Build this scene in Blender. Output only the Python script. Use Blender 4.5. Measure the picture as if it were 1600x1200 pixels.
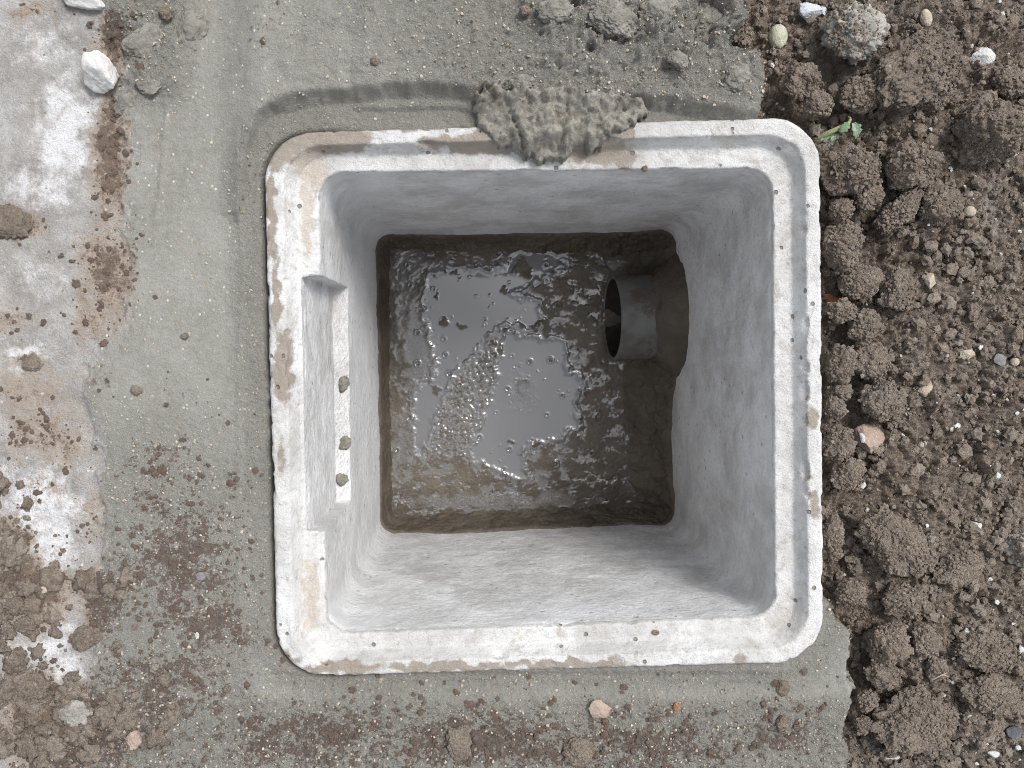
import bpy, bmesh, math, random
import numpy as np
from mathutils import Vector, Matrix

for _o in list(bpy.data.objects):
    bpy.data.objects.remove(_o, do_unlink=True)
sc = bpy.context.scene
COL = sc.collection

# ------------------------------------------------------------------ camera
FPX, CAM_H = 1290.0, 0.73          # focal length in photo pixels, height above the basin's lip (z = 0)
NADIR = (750.0, 545.0)             # where the plumb line meets the photo
_v = Vector((NADIR[0] - 800, 600 - NADIR[1], -FPX)).normalized()
ROT = _v.rotation_difference(Vector((0, 0, -1))).to_matrix()
cam_d = bpy.data.cameras.new('camera')
cam_d.sensor_width = 36.0
cam_d.lens = FPX / 1600 * 36.0
cam_d.clip_start = 0.01
cam_d.clip_end = 200.0
cam = bpy.data.objects.new('camera', cam_d)
COL.objects.link(cam)
cam.matrix_world = Matrix.Translation((0, 0, CAM_H)) @ ROT.to_4x4()
sc.camera = cam
sc.cycles.use_adaptive_sampling = False
sc.cycles.use_denoising = True
sc.cycles.denoising_prefilter = 'NONE'   # keep the grain of sand and soil
sc.cycles.filter_width = 1.0          # a crisp phone picture

# ------------------------------------------------------------------ sky, sun, exposure (bright overcast)
SUN_AZ, SUN_EL = math.radians(46), math.radians(58)
w = bpy.data.worlds.new('World')
sc.world = w
w.use_nodes = True
nt = w.node_tree
nt.nodes.clear()
sky = nt.nodes.new('ShaderNodeTexSky')
sky.sky_type = 'NISHITA'
sky.sun_disc = False
sky.sun_elevation = SUN_EL
sky.sun_rotation = SUN_AZ
sky.dust_density = 3.0
sky.air_density = 1.0
hs = nt.nodes.new('ShaderNodeHueSaturation')
hs.inputs['Saturation'].default_value = 0.25       # thin cloud cover takes the blue out
bg = nt.nodes.new('ShaderNodeBackground')
bg.inputs['Strength'].default_value = 0.13
wo = nt.nodes.new('ShaderNodeOutputWorld')
nt.links.new(sky.outputs[0], hs.inputs['Color'])
nt.links.new(hs.outputs[0], bg.inputs['Color'])
nt.links.new(bg.outputs[0], wo.inputs['Surface'])
sun_d = bpy.data.lights.new('sun', 'SUN')
sun_d.energy = 1.5
sun_d.angle = math.radians(18)
sun_d.color = (1.0, 0.975, 0.94)
sun = bpy.data.objects.new('sun', sun_d)
COL.objects.link(sun)
SDIR = Vector((math.cos(SUN_EL) * math.sin(SUN_AZ), math.cos(SUN_EL) * math.cos(SUN_AZ), math.sin(SUN_EL)))
sun.rotation_euler = (-SDIR).to_track_quat('-Z', 'Y').to_euler()
sc.view_settings.view_transform = 'Standard'
sc.view_settings.look = 'None'
sc.view_settings.gamma = 1.0
sc.view_settings.use_curve_mapping = False
sc.view_settings.exposure = 0.80

# ------------------------------------------------------------------ numeric helpers
rng = np.random.default_rng(7)
RM = np.array(ROT)


def p2w(px, py, z=0.0):
    """photo pixel -> world point on the plane at height z"""
    r = RM @ np.array([px - 800.0, 600.0 - py, -FPX])
    return np.array([0, 0, CAM_H]) + r * (CAM_H - z) / (-r[2])


def w2p(X, Y, Z):
    d = np.stack([X, Y, np.broadcast_to(Z - CAM_H, np.shape(X))], -1) @ RM
    s = FPX / np.maximum(-d[..., 2], 1e-3)
    return 800 + d[..., 0] * s, 600 - d[..., 1] * s


_perm = np.random.default_rng(11).permutation(256)
_perm = np.concatenate([_perm, _perm, _perm]).astype(np.int64)
_g3 = np.random.default_rng(12).normal(size=(256, 3))
_g3 /= np.linalg.norm(_g3, axis=1)[:, None]


def perlin(x, y, z=0.0):
    x, y, z = np.broadcast_arrays(np.asarray(x, float), np.asarray(y, float), np.asarray(z, float))
    xi, yi, zi = np.floor(x), np.floor(y), np.floor(z)
    fx, fy, fz = x - xi, y - yi, z - zi
    xi, yi, zi = (a.astype(np.int64) & 255 for a in (xi, yi, zi))
    u, v, t = (f * f * f * (f * (f * 6 - 15) + 10) for f in (fx, fy, fz))
    out = 0
    for dx in (0, 1):
        for dy in (0, 1):
            for dz in (0, 1):
                g = _g3[_perm[_perm[_perm[xi + dx] + yi + dy] + zi + dz]]
                d = g[..., 0] * (fx - dx) + g[..., 1] * (fy - dy) + g[..., 2] * (fz - dz)
                out = out + d * (u if dx else 1 - u) * (v if dy else 1 - v) * (t if dz else 1 - t)
    return out * 1.5


def fbm(x, y, z=0.0, o=4, g=0.5):
    s, a, f = 0, 1.0, 1.0
    for i in range(o):
        s = s + a * perlin(np.asarray(x) * f + 17.3 * i, np.asarray(y) * f - 9.1 * i, np.asarray(z) * f + 5.7 * i)
        a *= g
        f *= 2.03
    return s


def sstep(a, b, x):
    t = np.clip((x - a) / (b - a), 0, 1)
    return t * t * (3 - 2 * t)


def poly_sd(X, Y, P):
    """signed distance to a closed polygon, negative inside"""
    P = np.asarray(P, float)
    d2 = np.full(np.shape(X), 1e18)
    ins = np.zeros(np.shape(X), bool)
    for i in range(len(P)):
        a, b = P[i], P[(i + 1) % len(P)]
        e = b - a
        t = np.clip(((X - a[0]) * e[0] + (Y - a[1]) * e[1]) / (e @ e + 1e-18), 0, 1)
        d2 = np.minimum(d2, (X - a[0] - t * e[0]) ** 2 + (Y - a[1] - t * e[1]) ** 2)
        c = (a[1] > Y) != (b[1] > Y)
        ins ^= c & (X < (b[0] - a[0]) * (Y - a[1]) / (b[1] - a[1] + 1e-18) + a[0])
    return np.where(ins, -1, 1) * np.sqrt(d2)


def line_d(X, Y, P):
    """unsigned distance to an open polyline"""
    P = np.asarray(P, float)
    d2 = np.full(np.shape(X), 1e18)
    for a, b in zip(P[:-1], P[1:]):
        e = b - a
        t = np.clip(((X - a[0]) * e[0] + (Y - a[1]) * e[1]) / (e @ e + 1e-18), 0, 1)
        d2 = np.minimum(d2, (X - a[0] - t * e[0]) ** 2 + (Y - a[1] - t * e[1]) ** 2)
    return np.sqrt(d2)


def blobs(X, Y, L):
    s = np.zeros(np.shape(X))
    for (x, y, rx, ry, k) in L:
        s = np.maximum(s, k * np.exp(-(((X - x) / rx) ** 2 + ((Y - y) / ry) ** 2)))
    return s


def mk(name, V, F, mat, parent=None, attrs=None, smooth=True):
    """one mesh object from numpy vertices and quad / triangle index arrays"""
    V = np.ascontiguousarray(V, np.float32)
    F = np.asarray(F, np.int32)
    n = F.shape[1]
    me = bpy.data.meshes.new(name)
    me.vertices.add(len(V))
    me.vertices.foreach_set('co', V.ravel())
    me.loops.add(F.size)
    me.loops.foreach_set('vertex_index', F.ravel())
    me.polygons.add(len(F))
    me.polygons.foreach_set('loop_start', np.arange(0, F.size, n, dtype=np.int32))
    me.update(calc_edges=True)
    me.polygons.foreach_set('use_smooth', np.full(len(F), smooth))
    for k, a in (attrs or {}).items():
        at = me.attributes.new(k, 'FLOAT', 'POINT')
        at.data.foreach_set('value', np.ascontiguousarray(a, np.float32))
    me.materials.append(mat)
    o = bpy.data.objects.new(name, me)
    COL.objects.link(o)
    o.parent = parent
    return o


def compact(V, F, attrs=None):
    u, inv = np.unique(F, return_inverse=True)
    return V[u], inv.reshape(F.shape), {k: a[u] for k, a in (attrs or {}).items()}


def tag(o, label=None, cat=None, group=None, kind=None):
    for k, v in (('label', label), ('category', cat), ('group', group), ('kind', kind)):
        if v:
            o[k] = v
    return o


def empty(name, loc=(0, 0, 0)):
    o = bpy.data.objects.new(name, None)
    o.empty_display_size = 0.03
    o.location = loc
    COL.objects.link(o)
    return o


# ------------------------------------------------------------------ materials
class Mat:
    def __init__(s, name):
        s.m = bpy.data.materials.new(name)
        s.m.use_nodes = True
        s.t = s.m.node_tree
        s.t.nodes.clear()
        s.b = s.n('BsdfPrincipled')
        out = s.n('OutputMaterial')
        s.l(s.b.outputs[0], out.inputs['Surface'])
        s.geo = s.n('NewGeometry').outputs['Position']
        s.height = None

    def n(s, typ, **kw):
        nd = s.t.nodes.new('ShaderNode' + typ)
        for k, v in kw.items():
            setattr(nd, k, v)
        return nd

    def l(s, a, b):
        s.t.links.new(a, b)

    def put(s, sock, v):
        if hasattr(v, 'is_output'):
            s.l(v, sock)
        elif isinstance(v, (tuple, list)) and len(v) == 3 and sock.type == 'RGBA':
            sock.default_value = (*v, 1)
        else:
            sock.default_value = v

    def attr(s, name):
        return s.n('Attribute', attribute_name=name).outputs['Fac']

    def noise(s, scale, detail=4, rough=0.6, vec=None, dist=0.0, stretch=None):
        nd = s.n('TexNoise')
        v = vec or s.geo
        if stretch:
            mp = s.n('Mapping')
            mp.inputs['Scale'].default_value = stretch
            s.l(v, mp.inputs['Vector'])
            v = mp.outputs[0]
        s.l(v, nd.inputs['Vector'])
        nd.inputs['Scale'].default_value = scale
        nd.inputs['Detail'].default_value = detail
        nd.inputs['Roughness'].default_value = rough
        nd.inputs['Distortion'].default_value = dist
        return nd.outputs['Fac']

    def vor(s, scale, feature='F1', out='Distance', rand=1.0):
        nd = s.n('TexVoronoi', feature=feature)
        s.l(s.geo, nd.inputs['Vector'])
        nd.inputs['Scale'].default_value = scale
        nd.inputs['Randomness'].default_value = rand
        return nd.outputs[out]

    def ramp(s, v, a, b, lo=0.0, hi=1.0):
        nd = s.n('MapRange', interpolation_type='SMOOTHSTEP')
        s.put(nd.inputs['Value'], v)
        for i, x in zip(range(1, 5), (a, b, lo, hi)):
            nd.inputs[i].default_value = x
        return nd.outputs[0]

    def math(s, op, a, b=0.0, clamp=False):
        nd = s.n('Math', operation=op, use_clamp=clamp)
        s.put(nd.inputs[0], a)
        s.put(nd.inputs[1], b)
        return nd.outputs[0]

    def mix(s, f, a, b, mode='MIX'):
        nd = s.n('Mix', data_type='RGBA', blend_type=mode)
        s.put(nd.inputs[0], f)
        s.put(nd.inputs[6], a)
        s.put(nd.inputs[7], b)
        return nd.outputs[2]

    def bump(s, h, dist, strength=1.0, prev=None):
        nd = s.n('Bump')
        nd.inputs['Distance'].default_value = dist
        nd.inputs['Strength'].default_value = strength
        s.l(h, nd.inputs['Height'])
        if prev:
            s.l(prev, nd.inputs['Normal'])
        return nd.outputs[0]

    def done(s, color, rough=0.9, normal=None, spec=0.3, **kw):
        s.put(s.b.inputs['Base Color'], color)
        s.put(s.b.inputs['Roughness'], rough)
        s.put(s.b.inputs['Specular IOR Level'], spec)
        for k, v in kw.items():
            s.put(s.b.inputs[k.replace('_', ' ')], v)
        if normal is not None:
            s.l(normal, s.b.inputs['Normal'])
        return s.m


def soil_colour(M, rnd=None):
    n1 = M.noise(28, 5, 0.65)
    n2 = M.noise(240, 4, 0.7)
    c = M.mix(M.ramp(n1, 0.3, 0.7), (0.245, 0.195, 0.154), (0.40, 0.330, 0.270))
    c = M.mix(M.ramp(n2, 0.42, 0.68, 0, 0.75), c, (0.44, 0.375, 0.315))
    c = M.mix(M.ramp(M.noise(9, 3, 0.5), 0.55, 0.72, 0, 0.55), c, (0.31, 0.285, 0.25))
    if rnd is not None:
        c = M.mix(M.ramp(rnd, 0, 1, 0.0, 0.45), c, (0.42, 0.36, 0.30))
    c = M.mix(M.ramp(M.noise(620, 3, 0.85), 0.40, 0.60, 0.40, 0), c, (0.13, 0.100, 0.078))
    c = M.mix(M.ramp(M.noise(520, 3, 0.85), 0.56, 0.72, 0, 0.4), c, (0.50, 0.44, 0.38))
    # pale sand and lime specks
    cell = M.n('TexVoronoi')
    M.l(M.geo, cell.inputs['Vector'])
    cell.inputs['Scale'].default_value = 230
    sepn = M.n('SeparateColor')
    M.l(cell.outputs['Color'], sepn.inputs[0])
    sp = M.math('MULTIPLY', M.ramp(sepn.outputs[0], 0.955, 0.965), M.ramp(cell.outputs['Distance'], 0.28, 0.40, 1, 0))
    return M.mix(sp, c, (0.5, 0.46, 0.4))


def soil_bump(M):
    b = M.bump(M.math('MULTIPLY', M.vor(300, 'SMOOTH_F1'), -1.0), 0.0022, 1.0)
    b = M.bump(M.noise(380, 6, 0.8), 0.0065, 1.0, b)
    return M.bump(M.noise(1000, 3, 0.8), 0.0022, 1.0, b)


def make_soil():
    M = Mat('soil')
    c = soil_colour(M)
    # patches of grey mortar dust and lime on the loose soil
    lime = M.math('MULTIPLY', M.attr('lime'), M.ramp(M.noise(150, 5, 0.75), 0.42, 0.62))
    c = M.mix(lime, c, (0.40, 0.39, 0.37))
    return M.done(c, 0.95, soil_bump(M), 0.15)


def make_clod():
    M = Mat('clod_soil')
    rnd = M.n('ObjectInfo').outputs['Random']
    c = M.mix(M.attr('tone'), soil_colour(M, rnd), (0.50, 0.44, 0.375))
    c = M.mix(M.attr('red'), c, (0.125, 0.080, 0.063))
    return M.done(c, 0.95, soil_bump(M), 0.15)


def grain(M, scale, thr):
    cell = M.n('TexVoronoi')
    M.l(M.geo, cell.inputs['Vector'])
    cell.inputs['Scale'].default_value = scale
    sep = M.n('SeparateColor')
    M.l(cell.outputs['Color'], sep.inputs[0])
    g = M.math('MULTIPLY', M.ramp(sep.outputs[0], thr, thr + 0.01), M.ramp(cell.outputs['Distance'], 0.25, 0.42, 1, 0))
    return g, sep.outputs[1]


def make_mortar():
    M = Mat('fresh_mortar')
    c = M.mix(M.ramp(M.noise(14, 4, 0.6), 0.35, 0.68), (0.205, 0.201, 0.178), (0.275, 0.271, 0.246))
    c = M.mix(M.ramp(M.noise(160, 5, 0.7), 0.35, 0.7, 0, 0.6), c, (0.30, 0.296, 0.272))
    c = M.mix(M.math('MULTIPLY', M.attr('rough'), M.ramp(M.noise(420, 4, 0.8), 0.52, 0.66, 0, 0.2)), c, (0.17, 0.16, 0.14))
    c = M.mix(M.math('MULTIPLY', M.attr('rough'), 0.75), c, M.mix(M.noise(130, 4, 0.7), (0.31, 0.298, 0.264), (0.46, 0.443, 0.40)))
    c = M.mix(M.ramp(M.noise(700, 3, 0.8), 0.5, 0.72, 0, 0.35), c, (0.42, 0.41, 0.38))
    c = M.mix(M.ramp(M.noise(60, 6, 0.75, stretch=(1, 0.35, 1)), 0.5, 0.7, 0, 0.3), c, (0.20, 0.19, 0.16))
    c = M.mix(M.ramp(M.noise(480, 4, 0.85), 0.36, 0.52, 0.4, 0), c, (0.13, 0.12, 0.10))
    g, tone = grain(M, 330, 0.93)
    c = M.mix(M.math('MULTIPLY', g, 0.8), c, M.mix(tone, (0.36, 0.26, 0.16), (0.66, 0.62, 0.55)))
    d = M.math('ADD', M.attr('dirt'), M.math('MULTIPLY', M.math('SUBTRACT', M.math('ADD', M.math('MULTIPLY', M.noise(85, 6, 0.8), 0.6), M.math('MULTIPLY', M.noise(260, 4, 0.8), 0.4)), 0.5), 3.0))
    d = M.ramp(d, 0.50, 0.62, 0, 0.9)
    c = M.mix(d, c, M.mix(M.noise(300, 3, 0.7), (0.085, 0.058, 0.048), (0.19, 0.145, 0.118)))
    b = M.bump(M.noise(45, 5, 0.6), 0.0030, 0.7)
    hh = M.math('MULTIPLY', M.noise(380, 5, 0.75), M.math('ADD', M.attr('rough'), 0.25))
    b = M.bump(hh, 0.0060, 1.0, b)
    return M.done(c, M.ramp(M.noise(30, 4, 0.6), 0.3, 0.7, 0.55, 0.85), b, 0.35)


def make_slab():
    M = Mat('old_concrete')
    c = M.mix(M.ramp(M.noise(35, 5, 0.65), 0.3, 0.7), (0.27, 0.257, 0.24), (0.42, 0.41, 0.40))
    c = M.mix(M.ramp(M.noise(320, 4, 0.85), 0.5, 0.7, 0, 0.45), c, (0.58, 0.57, 0.55))
    wv = M.math('ADD', M.attr('lime'), M.math('MULTIPLY', M.math('SUBTRACT', M.noise(70, 6, 0.7), 0.5), 1.3))
    c = M.mix(M.ramp(wv, 0.40, 0.90), c, (0.67, 0.67, 0.68))
    c = M.mix(M.ramp(M.noise(180, 5, 0.8), 0.50, 0.66, 0, 0.5), c, (0.25, 0.235, 0.21))
    c = M.mix(M.ramp(M.noise(22, 6, 0.75, dist=0.5), 0.52, 0.68, 0, 0.5), c, (0.30, 0.27, 0.24))
    d1 = M.math('ADD', M.attr('dirt'), M.math('MULTIPLY', M.math('SUBTRACT', M.math('ADD', M.math('MULTIPLY', M.noise(42, 6, 0.8), 0.55), M.math('MULTIPLY', M.noise(190, 5, 0.85), 0.45)), 0.5), 2.6))
    tan = M.mix(M.noise(60, 4, 0.7), (0.25, 0.195, 0.15), (0.42, 0.36, 0.30))
    c = M.mix(M.ramp(d1, 0.22, 0.60, 0, 0.9), c, tan)
    dark = M.mix(M.noise(200, 4, 0.7), (0.085, 0.060, 0.045), (0.19, 0.14, 0.105))
    c = M.mix(M.ramp(d1, 0.55, 0.85, 0, 0.9), c, dark)
    g, tone = grain(M, 260, 0.96)
    c = M.mix(M.math('MULTIPLY', g, 0.7), c, M.mix(tone, (0.12, 0.09, 0.07), (0.75, 0.72, 0.68)))
    b = M.bump(M.noise(90, 6, 0.75), 0.005, 0.8)
    b = M.bump(M.noise(500, 4, 0.7), 0.0025, 0.8, b)
    return M.done(c, 0.85, b, 0.25)


def make_basin(name, wall):
    M = Mat(name)
    if wall:
        n = M.noise(16, 7, 0.72, dist=0.25)
        c = M.mix(M.ramp(n, 0.36, 0.64), (0.50, 0.493, 0.48), (0.74, 0.74, 0.745))
        c = M.mix(M.ramp(M.noise(45, 6, 0.75, dist=0.3), 0.53, 0.70, 0, 0.6), c, (0.74, 0.745, 0.76))
        c = M.mix(M.ramp(M.noise(170, 5, 0.8), 0.50, 0.68, 0, 0.55), c, (0.42, 0.415, 0.40))
        c = M.mix(M.ramp(M.noise(420, 4, 0.85), 0.52, 0.68, 0, 0.4), c, (0.80, 0.80, 0.81))
        c = M.mix(M.attr('bloom_and_light'), c, (0.76, 0.765, 0.78))
        b = M.bump(M.noise(95, 6, 0.65, stretch=(1, 1, 1.3)), 0.0045, 0.8)
        b = M.bump(M.noise(300, 5, 0.7), 0.0024, 0.8, b)
        pit, _ = grain(M, 170, 0.975)
        c = M.mix(M.math('MULTIPLY', pit, 0.45), c, (0.13, 0.125, 0.12))
        b = M.bump(M.math('SUBTRACT', 1.0, pit), 0.0012, 0.8, b)
    else:
        c = M.mix(M.ramp(M.noise(18, 5, 0.6), 0.3, 0.7), (0.47, 0.465, 0.455), (0.62, 0.62, 0.615))
        c = M.mix(M.ramp(M.noise(7, 5, 0.65, dist=0.3), 0.42, 0.62), c, (0.68, 0.68, 0.68))
        c = M.mix(M.ramp(M.noise(45, 6, 0.8), 0.52, 0.66, 0, 0.45), c, (0.40, 0.385, 0.36))
        c = M.mix(M.ramp(M.noise(90, 6, 0.8), 0.50, 0.66, 0, 0.45), c, (0.36, 0.345, 0.32))
        c = M.mix(M.ramp(M.noise(13, 7, 0.75, dist=0.4), 0.52, 0.66, 0, 0.6), c, (0.40, 0.375, 0.34))
        c = M.mix(M.ramp(M.noise(240, 4, 0.85), 0.56, 0.70, 0, 0.55), c, (0.30, 0.27, 0.235))
        # thin grey smears and bare aggregate left by the lid seat
        t = M.math('ADD', M.attr('seat'), M.math('MULTIPLY', M.math('SUBTRACT', M.noise(60, 5, 0.7), 0.5), 1.2))
        tanc = M.mix(M.noise(420, 3, 0.8), (0.30, 0.235, 0.185), (0.68, 0.63, 0.56))
        c = M.mix(M.ramp(t, 0.40, 0.70, 0, 0.8), c, tanc)
        st = M.math('ADD', M.attr('stain'), M.math('MULTIPLY', M.math('SUBTRACT', M.noise(75, 7, 0.8), 0.5), 1.3))
        c = M.mix(M.ramp(st, 0.36, 0.68, 0, 0.92), c, M.mix(M.noise(110, 5, 0.7), (0.20, 0.165, 0.13), (0.36, 0.318, 0.27)))
        pit, tone = grain(M, 175, 0.965)
        c = M.mix(M.math('MULTIPLY', pit, 0.8), c, (0.16, 0.135, 0.115))
        b = M.bump(M.noise(110, 6, 0.75), 0.0050, 0.8)
        b = M.bump(M.noise(600, 4, 0.7), 0.001, 0.8, b)
        b = M.bump(M.math('SUBTRACT', 1.0, pit), 0.0015, 1.0, b)
    return M.done(c, 0.82, b, 0.25)


def make_wet(name, pool):
    M = Mat(name)
    n = M.noise(20, 5, 0.6)
    c = M.mix(M.ramp(n, 0.3, 0.7), (0.072, 0.058, 0.042), (0.118, 0.099, 0.075))
    c = M.mix(M.ramp(M.noise(26, 3, 0.6), 0.60, 0.74, 0, 0.45), c, (0.10, 0.062, 0.040))
    if pool:
        wet = M.attr('wet')
        c = M.mix(wet, c, (0.130, 0.129, 0.130))  # grey in the base colour backs up the sky's reflection on wet patches
        pitv = M.noise(190, 5, 0.75)
        rough = M.ramp(wet, 0, 1, 0.42, 0.06)
        hh = M.math('MULTIPLY', M.noise(130, 5, 0.65), M.ramp(wet, 0, 0.9, 1.0, 0.02))
        b = M.bump(hh, 0.0012, 0.7)
        hh = M.math('MULTIPLY', pitv, M.math('ADD', M.ramp(wet, 0, 0.9, 1.0, 0.01), M.math('MULTIPLY', M.attr('spark'), 5.0)))
        b = M.bump(hh, 0.0011, 0.7, b)
        return M.done(c, rough, b, 0.4, Coat_Weight=M.ramp(wet, 0, 0.5, 0.06, 1.0), Coat_Roughness=0.04, Coat_IOR=1.95)
    c = M.mix(M.ramp(M.noise(260, 5, 0.75), 0.5, 0.72, 0, 0.5), c, (0.055, 0.045, 0.032))
    b = M.bump(M.noise(90, 6, 0.65), 0.004, 0.8)
    b = M.bump(M.noise(420, 4, 0.7), 0.0015, 0.8, b)
    return M.done(c, M.ramp(M.noise(50, 4, 0.6), 0.35, 0.65, 0.40, 0.75), b, 0.5)


def make_pipe():
    M = Mat('grey_plastic')
    c = M.mix(M.ramp(M.noise(25, 4, 0.6), 0.35, 0.65), (0.095, 0.097, 0.093), (0.150, 0.150, 0.143))
    mud = M.ramp(M.noise(38, 6, 0.75), 0.50, 0.60, 0, 0.9)
    c = M.mix(mud, c, M.mix(M.noise(240, 4, 0.7), (0.05, 0.038, 0.026), (0.15, 0.11, 0.078)))
    b = M.bump(M.noise(38, 6, 0.75), 0.003, 0.6)
    return M.done(c, M.ramp(mud, 0, 1, 0.38, 0.7), b, 0.5)


def stone_mat(name, c1, c2, c3=None, rough=0.7, scale=60):
    M = Mat(name)
    oc = M.n('TexCoord').outputs['Object']
    c = M.mix(M.ramp(M.noise(scale, 5, 0.65, oc), 0.35, 0.65), c1, c2)
    if c3:
        c = M.mix(M.ramp(M.noise(scale * 0.7, 6, 0.7, oc, 0.6), 0.54, 0.60, 0, 0.9), c, c3)
    b = M.bump(M.noise(scale * 5, 6, 0.75, oc), 0.0035, 0.8)
    return M.done(c, rough, b, 0.35)


MT = dict(rubble=stone_mat('craggy_mortar', (0.19, 0.182, 0.158), (0.30, 0.288, 0.258), (0.16, 0.145, 0.118), 0.85, 90), spilled=stone_mat('spilled_mortar', (0.225, 0.213, 0.184), (0.335, 0.32, 0.282), (0.19, 0.172, 0.14), 0.8, 110), soil=make_soil(), clod=make_clod(), mortar=make_mortar(), slab=make_slab(),
          rim=make_basin('pale_concrete_rim', False), wall=make_basin('grey_concrete_wall', True),
          pool=make_wet('wet_slurry', True), fillet=make_wet('damp_mortar', False), pipe=make_pipe(), bore=stone_mat('painted_bore_dark', (0.018, 0.016, 0.013), (0.035, 0.030, 0.024), None, 0.6),  # bore: near-black colour stands in for the darkness inside the pipe
          white=stone_mat('white_stone', (0.52, 0.51, 0.49), (0.68, 0.68, 0.67), (0.40, 0.33, 0.25), scale=38),
          chalk=stone_mat('chalky_stone', (0.58, 0.58, 0.58), (0.74, 0.74, 0.74), (0.42, 0.40, 0.38), scale=120),
          blue=stone_mat('bluish_shell', (0.50, 0.53, 0.58), (0.66, 0.69, 0.74), (0.40, 0.36, 0.32)),
          green=stone_mat('greenish_pebble', (0.42, 0.43, 0.32), (0.56, 0.55, 0.43), (0.19, 0.18, 0.12), 0.45),
          beige=stone_mat('beige_pebble', (0.40, 0.34, 0.26), (0.58, 0.52, 0.43), (0.22, 0.17, 0.125), 0.6),
          grey=stone_mat('grey_stone', (0.19, 0.19, 0.19), (0.33, 0.33, 0.325), (0.17, 0.13, 0.10)),
          dark=stone_mat('slate_stone', (0.10, 0.105, 0.12), (0.19, 0.19, 0.20), (0.13, 0.10, 0.08)),
          pink=stone_mat('pinkish_stone', (0.36, 0.27, 0.22), (0.46, 0.37, 0.31), (0.26, 0.21, 0.17)),
          orange=stone_mat('orange_brick', (0.34, 0.15, 0.07), (0.45, 0.22, 0.11), (0.15, 0.10, 0.07)),
          lump=stone_mat('mortar_crumb', (0.20, 0.185, 0.15), (0.30, 0.285, 0.24), (0.13, 0.105, 0.08), 0.8, 150),
          greylump=stone_mat('greyish_clod', (0.25, 0.24, 0.215), (0.40, 0.385, 0.355), (0.22, 0.178, 0.143), 0.9, 45),
          leaf=stone_mat('leaf_green', (0.13, 0.22, 0.08), (0.30, 0.40, 0.28), (0.38, 0.43, 0.36), 0.5, 120),
          stem=stone_mat('stem_green', (0.30, 0.33, 0.15), (0.42, 0.40, 0.24), (0.34, 0.24, 0.18), 0.5, 70),
          straw=stone_mat('dry_twig', (0.42, 0.34, 0.26), (0.55, 0.47, 0.38), None, 0.8))

# ------------------------------------------------------------------ basin outline
ZSEAT = -0.016
OUT = np.array([p2w(*p, 0)[:2] for p in ((410, 207), (1284, 180), (1289, 1036), (432, 1060))])
INN = np.array([p2w(*p, -0.018)[:2] for p in ((499, 270), (1206, 264), (1210, 962), (511, 990))])
NS, NC = 205, 20


def rquad(Q, r, ns=NS, nc=NC):
    """rounded quad, clockwise from the top-left corner: corner arc, side, corner arc, side ..."""
    pts = []
    for i in range(4):
        a, c, b = Q[i - 1], Q[i], Q[(i + 1) % 4]
        u, v = (a - c) / np.linalg.norm(a - c), (b - c) / np.linalg.norm(b - c)
        p0, p1 = c + u * r, c + v * r
        o = c + (u + v) * r
        a0 = math.atan2(*(p0 - o)[::-1])
        a1 = math.atan2(*(p1 - o)[::-1])
        da = (a1 - a0 + math.pi) % (2 * math.pi) - math.pi
        for k in range(nc):
            t = a0 + da * k / nc
            pts.append(o + r * np.array([math.cos(t), math.sin(t)]))
        d = Q[(i + 1) % 4]
        e = Q[(i + 2) % 4]
        w_ = (c - d) / np.linalg.norm(c - d)
        q1 = d + w_ * r
        for k in range(ns):
            pts.append(p1 + (q1 - p1) * k / ns)
    return np.array(pts)


def basin_loop(q):
    return rquad(OUT * (1 - q) + INN * q, 0.044 * (1 - q) + 0.022 * q)


# ------------------------------------------------------------------ ground grid (soil, mortar and old slab share it)
def axis(a, b, fine=0.0016, mid=0.0048, reach=0.34, far=14.0):
    core = list(np.arange(a, b, fine))
    out, s, x = [], fine, core[-1]
    while x < b + far:
        s = min(s * 1.25, mid) if x < b + reach else s * 1.35
        x += s
        out.append(x)
    left, s, x = [], fine, core[0]
    while x > a - far:
        s = min(s * 1.25, mid) if x > a - reach else s * 1.35
        x -= s
        left.append(x)
    return np.array(left[::-1] + core + out)


xs = axis(-0.455, 0.520)
ys = axis(-0.400, 0.345)
X, Y = np.meshgrid(xs, ys)
U, Vp = w2p(X, Y, 0.0)                     # photo coordinates of each ground point
far_ = np.maximum(np.maximum(-0.80 - X, X - 0.86), np.maximum(-0.74 - Y, Y - 0.69))
NEAR = 1 - sstep(0.0, 0.25, far_)           # relief fades where the grid turns coarse
N1 = fbm(X * 9, Y * 9, 1.0, 4)
N2 = fbm(X * 40, Y * 40, 2.0, 4)
N3 = fbm(X * 160, Y * 160, 3.0, 3)
WU, WV = U + 14 * N2 + 5 * N3, Vp + 14 * fbm(X * 40, Y * 40, 7.0, 4) + 5 * fbm(X * 160, Y * 160, 8.0, 2)

OUTL = rquad(OUT, 0.044, 1, 8)
sd_rim = poly_sd(X, Y, OUTL)               # >0 outside the basin

slab_edge = [(-9000, -9000), (150, -9000), (150, -60), (152, 30), (195, 60), (202, 130), (190, 180), (202, 230), (192, 300),
             (190, 360), (206, 410), (200, 470), (180, 520), (135, 570), (140, 640), (160, 740), (162, 860), (140, 930),
             (150, 1040), (120, 1120), (60, 1200), (30, 1400), (0, 9000), (-9000, 9000)]
soil_edge = [(9000, -9000), (1155, -9000), (1155, 40), (1140, 75), (1188, 95), (1196, 150), (1180, 190), (1230, 400),
             (1250, 800), (1280, 930), (1306, 945), (1314, 975), (1336, 990), (1334, 1050), (1341, 1100), (1333, 1170),
             (1325, 1300), (1320, 9000), (9000, 9000)]
sd_slab = poly_sd(WU, WV, slab_edge)
sd_soil = poly_sd(WU, WV, soil_edge)
is_slab = sd_slab < 0
is_soil = sd_soil < 0

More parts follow.
